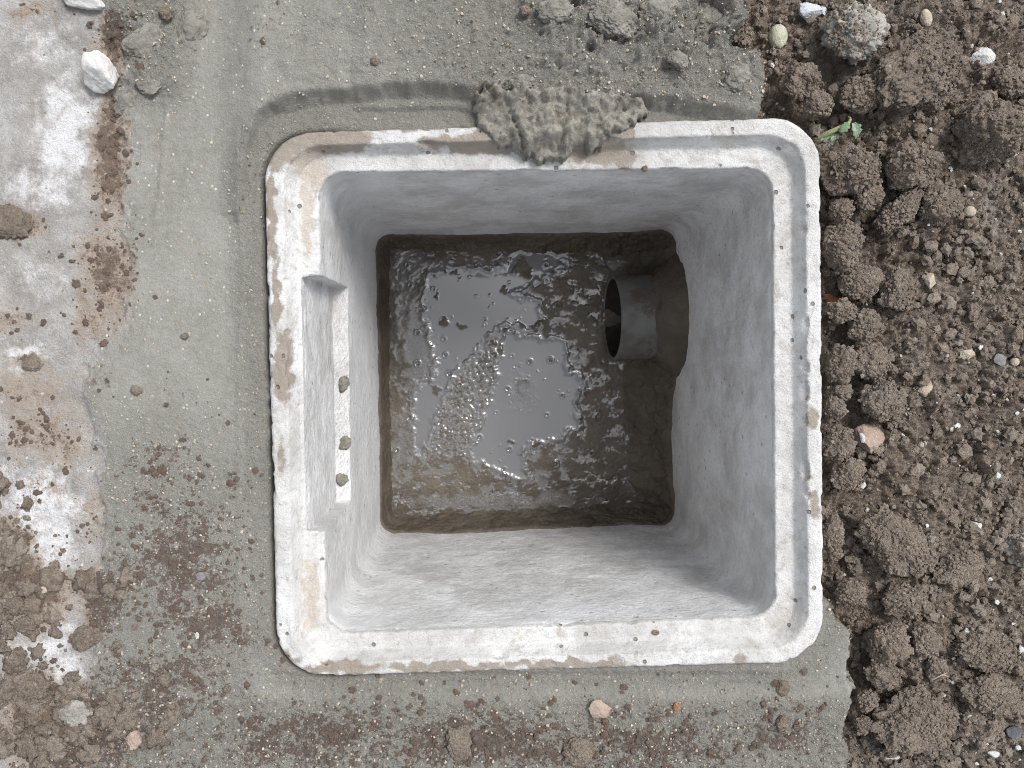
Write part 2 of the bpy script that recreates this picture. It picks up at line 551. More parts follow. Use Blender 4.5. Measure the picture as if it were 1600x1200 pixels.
# mortar: a trowelled apron, level with the lip on the left, piled higher along the top
step_line = [(-300, 130), (372, 330), (378, 240), (395, 190), (425, 160), (470, 148), (560, 143), (640, 134), (740, 141), (860, 150), (1000, 150), (1100, 168), (1180, 180)]
up = np.interp(U, [300, 372, 385, 405, 440, 520, 640, 740, 860, 1000, 1100, 1180], [330, 330, 225, 180, 157, 147, 137, 143, 152, 152, 168, 182])
above = up - Vp + 6 * N2 + 1.2 * N3                   # >0 above the channel line
hi = (0.75 * sstep(-12, 5, above) + 0.25 * sstep(-16, -10, above)) * sstep(330, 420, U) * sstep(1250, 1150, U)
hi2 = sstep(-4, 2, 168 + 3 * N2 - Vp + 0.004 * (U - 640)) * sstep(540, 580, U) * sstep(765, 735, U)
rough_top = sstep(520, 860, U) * sstep(230, 120, Vp) + 0.35 * sstep(360, 520, U) * sstep(200, 100, Vp)
rough_ring = sstep(0.045, 0.012, sd_rim) * 0.65
rough_bot = sstep(1075, 1110, Vp + 4 * N2) * 0.8
rough_left = 0.55 * sstep(560, 760, Vp) * sstep(420, 380, U)
rough_tl = sstep(330, 250, U) * sstep(190, 110, Vp + 10 * N2)
rough = np.clip(np.maximum.reduce([rough_top, rough_ring, rough_bot, rough_left, rough_tl]), 0.05, 1)
ridge = np.exp(-(line_d(U, Vp, [(283, 128), (258, 165), (250, 230), (246, 290), (238, 345)]) / 4.0) ** 2)
ridge2 = np.exp(-((U - 372 - 6 * N1) / 5.0) ** 2) * sstep(180, 240, Vp) * sstep(1020, 960, Vp)
zm = -0.0065 + 0.0014 * N1 + 0.017 * hi + 0.005 * hi2 + 0.002 * hi * N2
zm += 0.0016 * ridge + 0.0009 * ridge2 + rough * (0.0011 * N3 + 0.0012 * fbm(X * 330, Y * 330, 4.0, 2)) + 0.0003 * N3
lump_m = np.maximum(0, fbm(X * 33, Y * 33, 11.0, 4) + 0.12)
bil = np.abs(perlin(X * 120 + 0.25 * N2, Y * 120, 94.0)) + 0.6 * np.abs(perlin(X * 250, Y * 250 + 0.25 * N2, 95.0))
zm += 0.0042 * bil * np.maximum.reduce([rough_top, rough_bot, rough_tl, 0.6 * rough_ring, 0.4 * rough_left])
zm += (0.012 * np.clip(fbm(X * 22 + 0.3 * N2, Y * 22, 11.0, 4) + 0.2, 0, 1) + 0.010 * np.abs(perlin(X * 38, Y * 38, 13.0)) + 0.004 * sstep(0.05, 0.2, fbm(X * 60, Y * 60, 14.0, 3)) - 0.012 * sstep(0.42, 0.62, fbm(X * 18, Y * 18, 12.0, 4)) + 0.0025 * bil) * sstep(760, 900, U) * sstep(150, 60, Vp) + 0.006 * lump_m * rough_tl
zm += 0.0030 * np.maximum(0, fbm(X * 60, Y * 60, 21.0, 3)) * rough_bot
zm -= 0.004 * sstep(1050, 1062, Vp) * sstep(1092, 1074, Vp) * sstep(400, 460, U) * sstep(1250, 1180, U)
zm -= 0.028 * np.exp(-(np.maximum(sd_rim, 0) / 0.0028) ** 2) * sstep(-0.55, 0.25, N2 + 0.35) * sstep(620, 500, U) * sstep(190, 240, Vp)
# old slab
zs = -0.011 + 0.0022 * N1 + 0.0012 * N2 + 0.0004 * N3
# soil: crumbs and lumps piled on one another
zl = -0.050 + 0.008 * N1 + 0.022 * sstep(1330, 1480, U) + 0 * X
WX, WY = X + 0.0025 * N2 + 0.0014 * N3, Y + 0.0025 * fbm(X * 40, Y * 40, 14.0, 4) + 0.0016 * fbm(X * 160, Y * 160, 15.0, 2)


def splat(H, cx, cy, R, zc, asp, ang, sq):
    i0, i1 = np.searchsorted(xs, (cx - R * 1.5, cx + R * 1.5))
    j0, j1 = np.searchsorted(ys, (cy - R * 1.5, cy + R * 1.5))
    if i1 - i0 < 2 or j1 - j0 < 2:
        return
    dx, dy = WX[j0:j1, i0:i1] - cx, WY[j0:j1, i0:i1] - cy
    c, s = math.cos(ang), math.sin(ang)
    r2 = ((dx * c + dy * s) / asp) ** 2 + ((-dx * s + dy * c) * asp) ** 2
    h = zc + sq * np.sqrt(np.maximum(R * R - r2, 0))
    sub = H[j0:j1, i0:i1]
    np.maximum(sub, np.where(r2 < R * R, h, -1), out=sub)


def base_at(Z, x, y):
    return Z[min(np.searchsorted(ys, y), len(ys) - 1), min(np.searchsorted(xs, x), len(xs) - 1)]


for lo, hi_r, n, bury, box in ((0.014, 0.030, 150, 0.55, (0.24, 0.86, -0.74, 0.69)), (0.007, 0.014, 1100, 0.35, (0.24, 0.86, -0.74, 0.69)),
                               (0.0035, 0.007, 3800, 0.2, (0.24, 0.60, -0.44, 0.40)), (0.0022, 0.0038, 9000, 0.1, (0.24, 0.54, -0.40, 0.36))):
    ref = zl.copy()
    for _ in range(n):
        cx, cy = rng.uniform(box[0], box[1]), rng.uniform(box[2], box[3])
        R = lo + (hi_r - lo) * rng.random() ** 1.7
        splat(zl, cx, cy, R, base_at(ref, cx, cy) - R * bury * (0.6 + 0.8 * rng.random()), rng.uniform(0.85, 1.18), rng.uniform(0, 3.1), rng.uniform(0.6, 0.95))
zl += 0.0022 * N3 + 0.0016 * fbm(X * 330, Y * 330, 5.0, 2) + 0.005 * np.abs(perlin(X * 75, Y * 75, 91.0)) + 0.004 * np.abs(perlin(X * 150, Y * 150, 92.0)) + 0.0035 * np.abs(perlin(X * 270, Y * 270, 93.0))
zl -= 0.016 * np.exp(-(np.maximum(sd_rim - 0.004, 0) / 0.009) ** 2) * sstep(-0.3, 0.5, fbm(X * 22, Y * 22, 31.0, 3)) * sstep(1150, 1200, U)
# join the three where they meet: mortar edge thins out over the soil, slab passes under the mortar
tb = sstep(-5, 5, sd_soil)
Z = np.where(is_slab, zs + (zm - zs) * sstep(-16, 0, sd_slab) * 0.8, zm + (zs - zm) * 0.2 * sstep(16, 0, sd_slab))
Z = Z * tb + zl * (1 - tb) + 0.003 * sstep(26, 6, sd_soil) * (sd_soil > 0) * N2
Z = -0.012 + (Z + 0.012) * NEAR

# dirt / lime maps with a shape of their own
dirt_blobs = [(165, 230, 32, 140, 1.0), (175, 60, 38, 60, 0.9), (160, 420, 62, 90, 0.82), (135, 500, 60, 60, 0.6), (18, 350, 42, 30, 1.05), (40, 10, 60, 14, 0.55),
              (10, 500, 55, 28, 0.6), (40, 568, 26, 14, 0.9), (70, 690, 90, 60, 0.62), (30, 680, 40, 35, 0.7), (40, 610, 120, 60, 0.45),
              (150, 590, 60, 40, 0.5), (30, 930, 90, 70, 0.95), (150, 940, 60, 80, 0.7), (90, 1140, 150, 80, 0.95), (10, 860, 40, 60, 0.9),
              (135, 800, 50, 60, 0.42), (60, 770, 60, 30, 0.45), (260, 720, 90, 50, 0.46), (280, 880, 140, 170, 0.62), (330, 980, 100, 70, 0.62),
              (250, 1070, 150, 90, 0.64), (230, 790, 60, 60, 0.5), (500, 1160, 280, 82, 0.62), (750, 1165, 280, 80, 0.64), (1000, 1170, 270, 80, 0.63),
              (1220, 1150, 110, 80, 0.54), (290, 610, 90, 40, 0.36), (700, 1330, 600, 110, 0.5), (250, 1260, 220, 120, 0.55), (420, 40, 40, 60, 0.42), (405, 70, 22, 14, 0.5)]
lime_blobs = [(60, 60, 90, 60, 0.62), (90, 200, 70, 110, 0.95), (50, 290, 90, 60, 0.7), (60, 430, 70, 60, 0.55), (30, 560, 40, 30, 0.9), (60, 640, 40, 30, 0.5),
              (50, 790, 80, 70, 1.0), (75, 860, 60, 50, 0.95), (60, 1010, 60, 40, 0.95), (95, 1060, 40, 40, 0.95), (90, 790, 60, 40, 0.7)]
soil_lime = [(1580, 310, 40, 60, 0.8), (1510, 470, 50, 26, 0.6), (1560, 560, 50, 50, 0.35), (1260, 60, 60, 60, 0.0), (1330, 60, 50, 60, 0.75), (1490, 30, 40, 30, 0.7), (1580, 1000, 40, 60, 0.4), (1560, 1160, 60, 50, 0.55), (1380, 1180, 70, 30, 0.6)]
DIRT = blobs(WU, WV, dirt_blobs)
LIME = np.where(is_soil, blobs(WU, WV, soil_lime), blobs(WU, WV, lime_blobs))

nx, ny = len(xs), len(ys)
idx = np.arange(nx * ny).reshape(ny, nx)
quads = np.stack([idx[:-1, :-1], idx[:-1, 1:], idx[1:, 1:], idx[1:, :-1]], -1).reshape(-1, 4)
cen = lambda A: (A[:-1, :-1] + A[1:, 1:] + A[:-1, 1:] + A[1:, :-1]).reshape(-1) / 4.0
keep = cen(sd_rim) > -0.005
c_soil, c_slab = cen(sd_soil) < 0, cen(sd_slab) < 0
VG = np.stack([X, Y, Z], -1).reshape(-1, 3)
GA = dict(dirt=DIRT.ravel(), lime=LIME.ravel(), rough=rough.ravel())
for nm, sel, mt in (('soil_ground', c_soil, 'soil'), ('old_concrete_paving', c_slab & ~c_soil, 'slab'), ('fresh_mortar_apron', ~c_soil & ~c_slab, 'mortar')):
    V_, F_, A_ = compact(VG, quads[keep & sel], GA)
    o = mk(nm, V_, F_, MT[mt], None, A_)
    tag(o, kind='structure')


def zat(x, y):
    j = np.clip(np.searchsorted(ys, y) - 1, 0, ny - 2)
    i = np.clip(np.searchsorted(xs, x) - 1, 0, nx - 2)
    return np.maximum(np.maximum(Z[j, i], Z[j + 1, i]), np.maximum(Z[j, i + 1], Z[j + 1, i + 1]))


# ------------------------------------------------------------------ the concrete basin
prof = [(-0.01, -0.40), (-0.01, -0.20), (0.0, -0.05), (0.0, -0.02), (0.0, -0.010), (0.0, -0.006), (0.012, -0.0035), (0.03, -0.0015), (0.06, -0.0004)]
prof += [(q, 0.0) for q in np.linspace(0.09, 0.33, 9)]
prof += [(0.365, -0.0003), (0.38, -0.0012), (0.395, -0.0028), (0.42, -0.0050), (0.45, -0.0076), (0.48, -0.0100), (0.51, -0.0124), (0.54, -0.0146), (0.56, -0.0156), (0.60, -0.0159)]
prof += [(q, -0.016 - 0.001 * (q - 0.63)) for q in np.linspace(0.63, 0.95, 10)]
prof += [(0.97, -0.0168), (0.985, -0.0178), (0.996, -0.0195), (1.0, -0.022)]
LIP_END = len(prof)
prof += [(1.0, z) for z in np.arange(-0.026, -0.505, -0.004)]
Q_, ZZ = np.array(prof).T
NL, NK = len(prof), 4 * (NS + NC)
seg = np.arange(NK) % (NS + NC)
cor = np.arange(NK) // (NS + NC)            # corner i (arc) followed by the side that leaves it
side = np.where(seg < NC // 2, (cor - 1) % 4, cor)   # 0 top, 1 right, 2 bottom, 3 left

# pocket cut into the left wall (a thinned panel for a second pipe)
yt, yb = p2w(500, 432, -0.018)[1], p2w(503, 828, -0.018)[1]
ZLEDGE = -0.165
P = np.zeros((NL, NK, 3))
for l in range(NL):
    L2 = basin_loop(Q_[l])
    z = np.full(NK, ZZ[l])
    if Q_[l] > 0.60 and ZZ[l] > ZLEDGE:
        L1 = basin_loop(0.605)
        inr = (side == 3) & (seg >= NC) & (L2[:, 1] < yt) & (L2[:, 1] > yb)
        depth = 0.97 - 0.10 * sstep(0, ZLEDGE, ZZ[l])
        L2 = np.where(inr[:, None], L1 * depth + L2 * (1 - depth), L2)
        if l < LIP_END:
            z = np.where(inr, -0.0155 - 0.0085 * (Q_[l] - 0.6) / 0.4, z)
    P[l, :, :2] = L2
    P[l, :, 2] = z
cxy = P[:, :, :2].mean(axis=1, keepdims=True)
outd = P[:, :, :2] - np.array([OUT.mean(axis=0)])
outd /= np.linalg.norm(outd, axis=2, keepdims=True)
f1 = fbm(P[..., 0] * 25, P[..., 1] * 25, P[..., 2] * 25, 3)
f2 = fbm(P[..., 0] * 130, P[..., 1] * 130, P[..., 2] * 130 + 4, 3)
lipm = (Q_ >= 0)[:, None] & (np.arange(NL) < LIP_END)[:, None]
inw = np.where(np.arange(NL)[:, None] >= LIP_END, 1.0, 0.0)
P[..., :2] += outd * (np.where(lipm, 0.0004, 0.0004) * f2 + inw * 0.0012 * f1)[..., None]
edge_out = np.exp(-((Q_ - 0.02) / 0.03) ** 2)[:, None] * (ZZ > -0.012)[:, None]
edge_in = np.exp(-((Q_ - 0.385) / 0.05) ** 2)[:, None] + np.exp(-((Q_ - 0.99) / 0.02) ** 2)[:, None] * (np.arange(NL) < LIP_END)[:, None]
chip = np.maximum(0, fbm(P[..., 0] * 32, P[..., 1] * 32, 40.0, 5, 0.6) - 0.25)
P[..., :2] -= outd * (edge_out * chip * 0.007)[..., None]
P[..., :2] += outd * (edge_in * chip * 0.005)[..., None]
P[..., 2] += np.where(lipm & (ZZ > -0.03)[:, None], 0.0007 * f1 + 0.0006 * f2, 0) - (edge_out + edge_in) * chip * 0.006

PU, PV = w2p(P[..., 0], P[..., 1], P[..., 2])
jit = lambda A, s: A + s * fbm(P[..., 0] * 70, P[..., 1] * 70, 50.0 + s, 3)
PUj, PVj = jit(PU, 9), jit(PV, 10)
stain = blobs(PUj, PVj, [(440, 225, 38, 40, 1.1), (424, 330, 9, 120, 0.9), (510, 218, 80, 24, 1.2), (600, 196, 130, 9, 0.9), (700, 225, 50, 16, 1.0), (760, 225, 70, 20, 1.1), (940, 240, 62, 26, 1.1), (960, 205, 50, 18, 0.9),
                         (443, 570, 19, 62, 1.15), (432, 470, 10, 90, 0.85), (440, 715, 8, 50, 0.7), (450, 1032, 22, 18, 0.95), (540, 1042, 80, 14, 1.0), (700, 1042, 130, 12, 1.0), (880, 1038, 130, 10, 0.95),
                         (960, 1030, 14, 14, 0.7), (1155, 1030, 18, 12, 0.8), (1269, 655, 15, 19, 1.1), (1262, 628, 7, 8, 0.8), (1266, 745, 10, 10, 0.7), (1275, 790, 14, 24, 0.75), (1272, 770, 12, 8, 0.8)])
seat = blobs(PUj, PVj, [(484, 265, 30, 40, 1.05), (479, 330, 14, 90, 0.95), (486, 930, 15, 80, 1.0), (500, 1000, 36, 14, 0.6), (1190, 240, 22, 10, 0.55), (480, 420, 12, 30, 0.5),
                        (900, 990, 300, 12, 0.5), (1226, 620, 10, 260, 0.45), (800, 256, 300, 10, 0.4), (1228, 650, 5, 60, 0.6), (530, 480, 7, 26, 0.6), (531, 560, 8, 26, 0.95)])
bloom_and_light = np.clip(blobs(PUj, PVj, [(576, 560, 34, 330, 0.9), (545, 960, 60, 60, 0.5), (900, 955, 260, 26, 0.35), (1120, 560, 70, 14, 0.28), (1080, 720, 50, 60, 0.28), (700, 940, 10, 30, 0.6), (510, 300, 40, 40, 0.4)]) + 0.10 * f2, 0, 1)  # whitens the left wall as if sunlit; pale bloom patches elsewhere
BA = dict(stain=stain.ravel(), seat=seat.ravel(), bloom_and_light=bloom_and_light.ravel())
VB = P.reshape(-1, 3)
bi = np.arange(NL * NK).reshape(NL, NK)
bq = np.stack([bi[:-1], np.roll(bi, -1, 1)[:-1], np.roll(bi, -1, 1)[1:], bi[1:]], -1)
lev = np.broadcast_to(np.arange(NL - 1)[:, None], (NL - 1, NK))
zc = ZZ[:-1][:, None]
sidc = np.broadcast_to(side[None, :], (NL - 1, NK))
ysd = P[LIP_END, :, 1][None, :]
inrec = (sidc == 3) & (seg[None, :] >= NC) & (ysd < yt + 0.0045) & (ysd > yb - 0.0015) & (Q_[:-1][:, None] > 0.60) & (zc > ZLEDGE - 0.003)
basin = empty('catch_basin', (float(OUT.mean(axis=0)[0]), float(OUT.mean(axis=0)[1]), -0.5))
tag(basin, 'square pale precast concrete catch basin with stepped rim sunk into the ground', 'catch basin')
ORG = np.array(basin.location)


def part(nm, sel, mt):
    V_, F_, A_ = compact(VB, bq[sel], BA)
    o = mk(nm, V_ - ORG, F_, MT[mt], basin, A_)
    return o


part('rim', (lev < LIP_END - 1) & ~inrec, 'rim')
r_ = part('wall_pocket', inrec, 'wall')
r_['label'] = 'shallow pocket with a flat ledge in the left wall'
for s_ in range(4):
    part('inner_wall', (lev >= LIP_END - 1) & ~inrec & (sidc == s_), 'wall')

# ------------------------------------------------------------------ wet slurry floor and the mortar fillet round it
ZF = -0.470
Qf = INN - 0.0
gx = np.arange(INN[:, 0].min() - 0.004, INN[:, 0].max() + 0.004, 0.0015)
gy = np.arange(INN[:, 1].min() - 0.004, INN[:, 1].max() + 0.004, 0.0015)
FX, FY = np.meshgrid(gx, gy)
FU, FV = w2p(FX, FY, ZF)
zu, zv = (FU - 530) * 2.4, (FV - 350) * 2.4          # coordinates of the enlarged view the shapes were traced in
m1 = fbm(FX * 60, FY * 60, 60.0, 4)
m2 = fbm(FX * 200, FY * 200, 61.0, 3)
zu2, zv2 = zu + 18 * m1 + 7 * m2, zv + 18 * fbm(FX * 60, FY * 60, 62.0, 4) + 7 * m2
PA = [(330, 190), (420, 160), (600, 170), (640, 110), (720, 95), (850, 110), (850, 160), (760, 200), (700, 240), (650, 265), (760, 290), (755, 385), (690, 400),
      (620, 370), (540, 450), (500, 500), (430, 560), (390, 650), (340, 780), (310, 880), (280, 860), (280, 700), (290, 600), (350, 580), (360, 500), (330, 420), (310, 300)]
PB = [(620, 400), (700, 420), (830, 430), (850, 470), (860, 560), (940, 580), (890, 650), (890, 760), (820, 810), (700, 830), (690, 870), (710, 960), (640, 950), (570, 915), (485, 880), (490, 850), (540, 720), (580, 600), (600, 480)]
sa, sb = poly_sd(zu2, zv2, PA), poly_sd(zu2, zv2, PB)
mf = fbm(FX * 90, FY * 90, 66.0, 5, 0.65)
wet = sstep(-0.16, 0.16, -np.minimum(sa, sb) / 45 + 0.75 * mf + 0.30)
bubbly = [(330, 800), (430, 560), (560, 450), (600, 520), (540, 700), (490, 830), (430, 880), (340, 860)]
sbub = sstep(14, -14, poly_sd(zu2, zv2, bubbly))
wet = np.maximum(wet, 0.75 * sbub * sstep(-0.25, 0.1, m2))
wet = np.maximum(wet, sstep(0.05, 0.4, fbm(FX * 38, FY * 60, 63.0, 5, 0.65)) * (0.42 + 0.4 * sstep(900, 1010, zv)))
for (x, y, r) in ((690, 170, 36), (618, 250, 12), (395, 370, 20), (460, 385, 18), (355, 625, 20), (690, 610, 28), (437, 183, 10), (365, 265, 7), (740, 375, 12), (645, 817, 8), (595, 455, 8)):
    wet *= sstep(r * 0.8, r * 1.15, np.hypot(zu2 - x, zv2 - y))
spark = blobs(zu2, zv2, [(240, 170, 90, 70, .75), (295, 470, 60, 130, 1.0), (300, 540, 50, 60, 1.0), (230, 300, 70, 100, .6), (690, 640, 45, 60, .7), (250, 830, 50, 140, .6), (500, 1040, 300, 26, .8), (820, 1030, 60, 30, .8), (900, 500, 40, 40, .6)])
wet = np.maximum(wet, np.clip(spark + 0.5 * m1, 0, 0.8) * (spark > 0.2))
dry = 1 - wet
zf = ZF + 0.0010 * fbm(FX * 8, FY * 8, 64.0, 2) * 1.0
zf += dry * (0.0009 * fbm(FX * 30, FY * 30, 65.0, 3) + 0.0003 * m2 + 0.0006)
zf += 0.0012 * sbub * m2 + 0.0012 * np.exp(-(np.minimum(np.abs(sa), np.abs(sb)) / 9) ** 2)
frg = np.random.default_rng(5)
for _ in range(170):                                     # burst air bubbles
    bx, by = frg.uniform(gx[0] + .02, gx[-1] - .05), frg.uniform(gy[0] + .02, gy[-1] - .02)
    rr = 0.0011 + 0.0026 * frg.random() ** 4
    i0, i1 = np.searchsorted(gx, (bx - 3 * rr, bx + 3 * rr))
    j0, j1 = np.searchsorted(gy, (by - 3 * rr, by + 3 * rr))
    d = np.hypot(FX[j0:j1, i0:i1] - bx, FY[j0:j1, i0:i1] - by) / rr
    zf[j0:j1, i0:i1] += 0.0014 * np.exp(-((d - 1.15) / 0.35) ** 2) - 0.0022 * np.exp(-(d / 0.8) ** 2)
fi = np.arange(FX.size).reshape(FX.shape)
fq = np.stack([fi[:-1, :-1], fi[:-1, 1:], fi[1:, 1:], fi[1:, :-1]], -1).reshape(-1, 4)
bed = empty('wet_mortar_bed', (ORG[0], ORG[1], ZF))
tag(bed, 'wet glossy grey-brown mortar slurry covering the bottom of the concrete basin', 'wet mortar')
mk('slurry_surface', np.stack([FX, FY, zf], -1).reshape(-1, 3) - np.array(bed.location), fq, MT['pool'], bed, dict(wet=wet.ravel(), spark=np.clip(spark, 0, 1).ravel()))

# fillet: from a wavy line on each wall down to the pool
NF = 36
WL = basin_loop(1.0)
cenw = INN.mean(axis=0)
arc = np.concatenate([[0], np.cumsum(np.linalg.norm(np.diff(WL, axis=0), axis=1))])
# height of the smear on the wall and width of its foot, by side (top, right, bottom, left)
tpar = np.where(seg < NC, 0.0, (seg - NC) / NS)
ztop = np.zeros(NK)
foot = np.zeros(NK)
kn = {0: ([0, .12, .3, .6, .85, 1], [.062, .050, .046, .052, .050, .066], [0, .5, 1], [.012, .017, .026]),
      1: ([0, .12, .3, .5, .62, .8, .92, 1], [.085, .088, .086, .082, .050, .046, .056, .062], [0, .25, .6, 1], [.050, .060, .056, .050]),
      2: ([0, .1, .3, .5, .75, .9, 1], [.058, .046, .054, .050, .066, .050, .046], [0, .5, 1], [.020, .016, .012]),
      3: ([0, .3, .7, 1], [.050, .044, .052, .060], [0, .5, 1], [.010, .007, .010])}
for s_ in range(4):
    k = (cor == s_)
    ztop[k] = np.interp(tpar[k], *kn[s_][:2])
    foot[k] = np.interp(tpar[k], *kn[s_][2:])
kern = np.ones(25) / 25
wrap = lambda a: np.convolve(np.concatenate([a[-12:], a, a[:12]]), kern, 'valid')
ztop, foot = wrap(ztop), wrap(foot)
ztop += 0.006 * fbm(arc * 22, 0.0, 70.0, 4) + 0.0015 * fbm(arc * 160, 0.0, 71.0, 2)
nrm = np.stack([np.roll(WL, -1, 0) - np.roll(WL, 1, 0)], 0)[0]
nrm = np.stack([nrm[:, 1], -nrm[:, 0]], -1)
nrm /= np.linalg.norm(nrm, axis=1)[:, None]
if np.mean(np.sum(nrm * (cenw - WL), axis=1)) < 0:
    nrm = -nrm
FP = np.zeros((NF, NK, 3))
for i in range(NF):
    t = i / (NF - 1)
    # profile: thin coat at the top of the smear, bulging to a flat foot
    off = foot * t ** 1.6 + 0.0035 * sstep(0, 0.08, t) - 0.004 * (t == 0)
    zz = ZF + ztop * (1 - t) ** 1.25 - 0.003 * (t == 1)
    FP[i, :, :2] = WL + nrm * off[:, None]
    FP[i, :, 2] = zz
g1 = fbm(FP[..., 0] * 45, FP[..., 1] * 45, FP[..., 2] * 45, 4)
g2 = fbm(FP[..., 0] * 150, FP[..., 1] * 150, FP[..., 2] * 150, 3)
amp = (0.0040 * g1 + 0.0014 * g2) * np.clip(np.arange(NF) / 5.0, 0, 1)[:, None] * np.clip(foot / 0.02, 0.4, 1.2)[None]
FP[..., :2] += nrm[None] * np.maximum(amp, -0.003)[..., None]
FP[..., 2] += 0.6 * amp
qi = np.arange(NF * NK).reshape(NF, NK)
fq2 = np.stack([qi[:-1], qi[1:], np.roll(qi, -1, 1)[1:], np.roll(qi, -1, 1)[:-1]], -1).reshape(-1, 4)
fo = mk('mortar_fillet', FP.reshape(-1, 3) - np.array(bed.location), fq2, MT['fillet'], bed)
fo['label'] = 'dull brown mortar smeared up the foot of the walls'

# ------------------------------------------------------------------ drain pipe stub entering from the right wall
PR, PI_, PZ = 0.0585, 0.0545, -0.416
mouth = p2w(950, 497, PZ)
root = p2w(1075, 494, PZ)
ax = (root - mouth)
ax[2] = 0.004
plen = np.linalg.norm(ax)
ax /= plen
sid_ = np.cross([0, 0, 1], ax)
sid_ /= np.linalg.norm(sid_)
upv = np.cross(ax, sid_)
pipe = empty('drain_pipe', tuple(mouth))
tag(pipe, 'short mud-spattered grey plastic pipe stub poking out above the wet mortar', 'pipe')
NR = 72


def tube_part(name, stations, mat):
    th = np.linspace(0, 2 * math.pi, NR, endpoint=False)
    V_ = []
    for (d, r) in stations:
        wob = 1 + 0.006 * perlin(np.cos(th) * 2, np.sin(th) * 2, d * 40)
        ob = 0.011 * (np.sin(th)[:, None] + 1) / 2 * max(0.0, 1 - d / 0.07)      # mouth sawn slightly askew
        V_.append(ax[None] * (d + ob) + (np.cos(th) * wob * r)[:, None] * sid_[None] + (np.sin(th) * wob * r)[:, None] * upv[None])
    V_ = np.concatenate(V_)
    ii = np.arange(len(stations) * NR).reshape(len(stations), NR)
    f_ = np.stack([ii[:-1], np.roll(ii, -1, 1)[:-1], np.roll(ii, -1, 1)[1:], ii[1:]], -1).reshape(-1, 4)
    return mk(name, V_, f_, mat, pipe)


tube_part('barrel', [(0.0012, PR - 0.0004), (0.002, PR)] + [(d, PR) for d in np.linspace(0.006, plen + 0.02, 24)], MT['pipe'])
tube_part('mouth_edge', [(0.0016, PI_), (0.0008, PI_), (0.0, PI_ + 0.0005), (0.0, PR - 0.0010), (0.0012, PR - 0.0004)], MT['pipe'])
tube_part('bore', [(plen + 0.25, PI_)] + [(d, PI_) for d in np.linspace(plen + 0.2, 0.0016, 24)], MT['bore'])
tube_part('bore_end', [(plen + 0.24, PI_), (plen + 0.242, PI_ * .5), (plen + 0.243, 0.001)], MT['bore'])  # disc closing the bore, in the same painted darkness

th_ = np.linspace(0, 2 * math.pi, 96, endpoint=False)
wall_d = float((WL[np.argmin(np.linalg.norm(WL - root[:2], axis=1))] - mouth[:2]) @ ax[:2])
KV = []
for t in np.linspace(0, 1, 26):
    rr = PR + 0.0005 + 0.034 * t ** 1.5 + 0.006 * sstep(0, 0.06, t)
    dd = wall_d + 0.008 - 0.036 * (1 - t) ** 1.1
    cs = np.stack([np.cos(th_), np.sin(th_)], -1)
    nz_ = fbm(cs[:, 0] * 2.2, cs[:, 1] * 2.2, t * 2.5, 4)
    KV.append(ax[None] * (dd + 0.006 * nz_ * (1 - t) - 0.003 * (t == 0))[:, None] + mouth[None] + ((rr + 0.007 * nz_ * t)[:, None] * (cs[:, :1] * sid_[None] + cs[:, 1:] * upv[None])))
KV = np.concatenate(KV)
ki = np.arange(26 * 96).reshape(26, 96)
kq = np.stack([ki[:-1], np.roll(ki, -1, 1)[:-1], np.roll(ki, -1, 1)[1:], ki[1:]], -1).reshape(-1, 4)
mk('pipe_collar', KV - np.array(bed.location), kq, MT['fillet'], bed)

# ------------------------------------------------------------------ lumps: clods, stones, crumbs
_ico = {}


def ico(sub):
    if sub not in _ico:
        bm = bmesh.new()
        bmesh.ops.create_icosphere(bm, subdivisions=sub, radius=1.0)
        v = np.array([x.co[:] for x in bm.verts])
        f = np.array([[x.index for x in fc.verts] for fc in bm.faces])
        bm.free()
        _ico[sub] = (v, f)
    return _ico[sub]


def lump_mesh(rx, ry, rz, seed, style='clod', sub=4):
    v, f = ico(sub)
    r = np.random.default_rng(seed)
    o = r.uniform(-50, 50, 3)
    rad = np.ones(len(v))
    if style == 'clod':
        for _ in range(7):                       # broken faces
            nrm_ = r.normal(size=3)
            nrm_ /= np.linalg.norm(nrm_)
            c = r.uniform(0.72, 0.95)
            d = v @ nrm_
            rad = np.where(d > c * 0.6, np.minimum(rad, c / np.maximum(d, 1e-3)), rad)
        rad = rad * (1 + 0.22 * fbm(v[:, 0] * 1.5 + o[0], v[:, 1] * 1.5 + o[1], v[:, 2] * 1.5 + o[2], 3))
        q = v + 0.12 * np.stack([perlin(v[:, 0] * 3 + o[0] + t, v[:, 1] * 3, v[:, 2] * 3) for t in (0, 9, 19)], -1)
        for fr, k in ((2.6, 0.22), (5.5, 0.15), (11, 0.075), (21, 0.035)):      # rounded crumbs with creases between
            rad = rad + k * (np.abs(perlin(q[:, 0] * fr + o[0], q[:, 1] * fr + o[1], q[:, 2] * fr + o[2])) - 0.25)
        rad = rad * (1 + 0.03 * fbm(v[:, 0] * 30 + o[0], v[:, 1] * 30, v[:, 2] * 30, 2))
    elif style == 'rock':
        for _ in range(14):
            nrm_ = r.normal(size=3)
            nrm_ /= np.linalg.norm(nrm_)
            c = r.uniform(0.52, 0.80)
            d = v @ nrm_
            rad = np.where(d > 0.15, np.minimum(rad, c / np.maximum(d, 1e-3)), rad)
        rad = rad * (1 + 0.07 * fbm(v[:, 0] * 3 + o[0], v[:, 1] * 3, v[:, 2] * 3, 4))
    else:
        rad = rad * (1 + 0.08 * fbm(v[:, 0] * 1.3 + o[0], v[:, 1] * 1.3, v[:, 2] * 1.3, 3))
    p = v * rad[:, None]
    p = p / np.abs(p).max(axis=0)
    return p * np.array([rx, ry, rz]), f


_seed = [100]
ON_CLODS = []


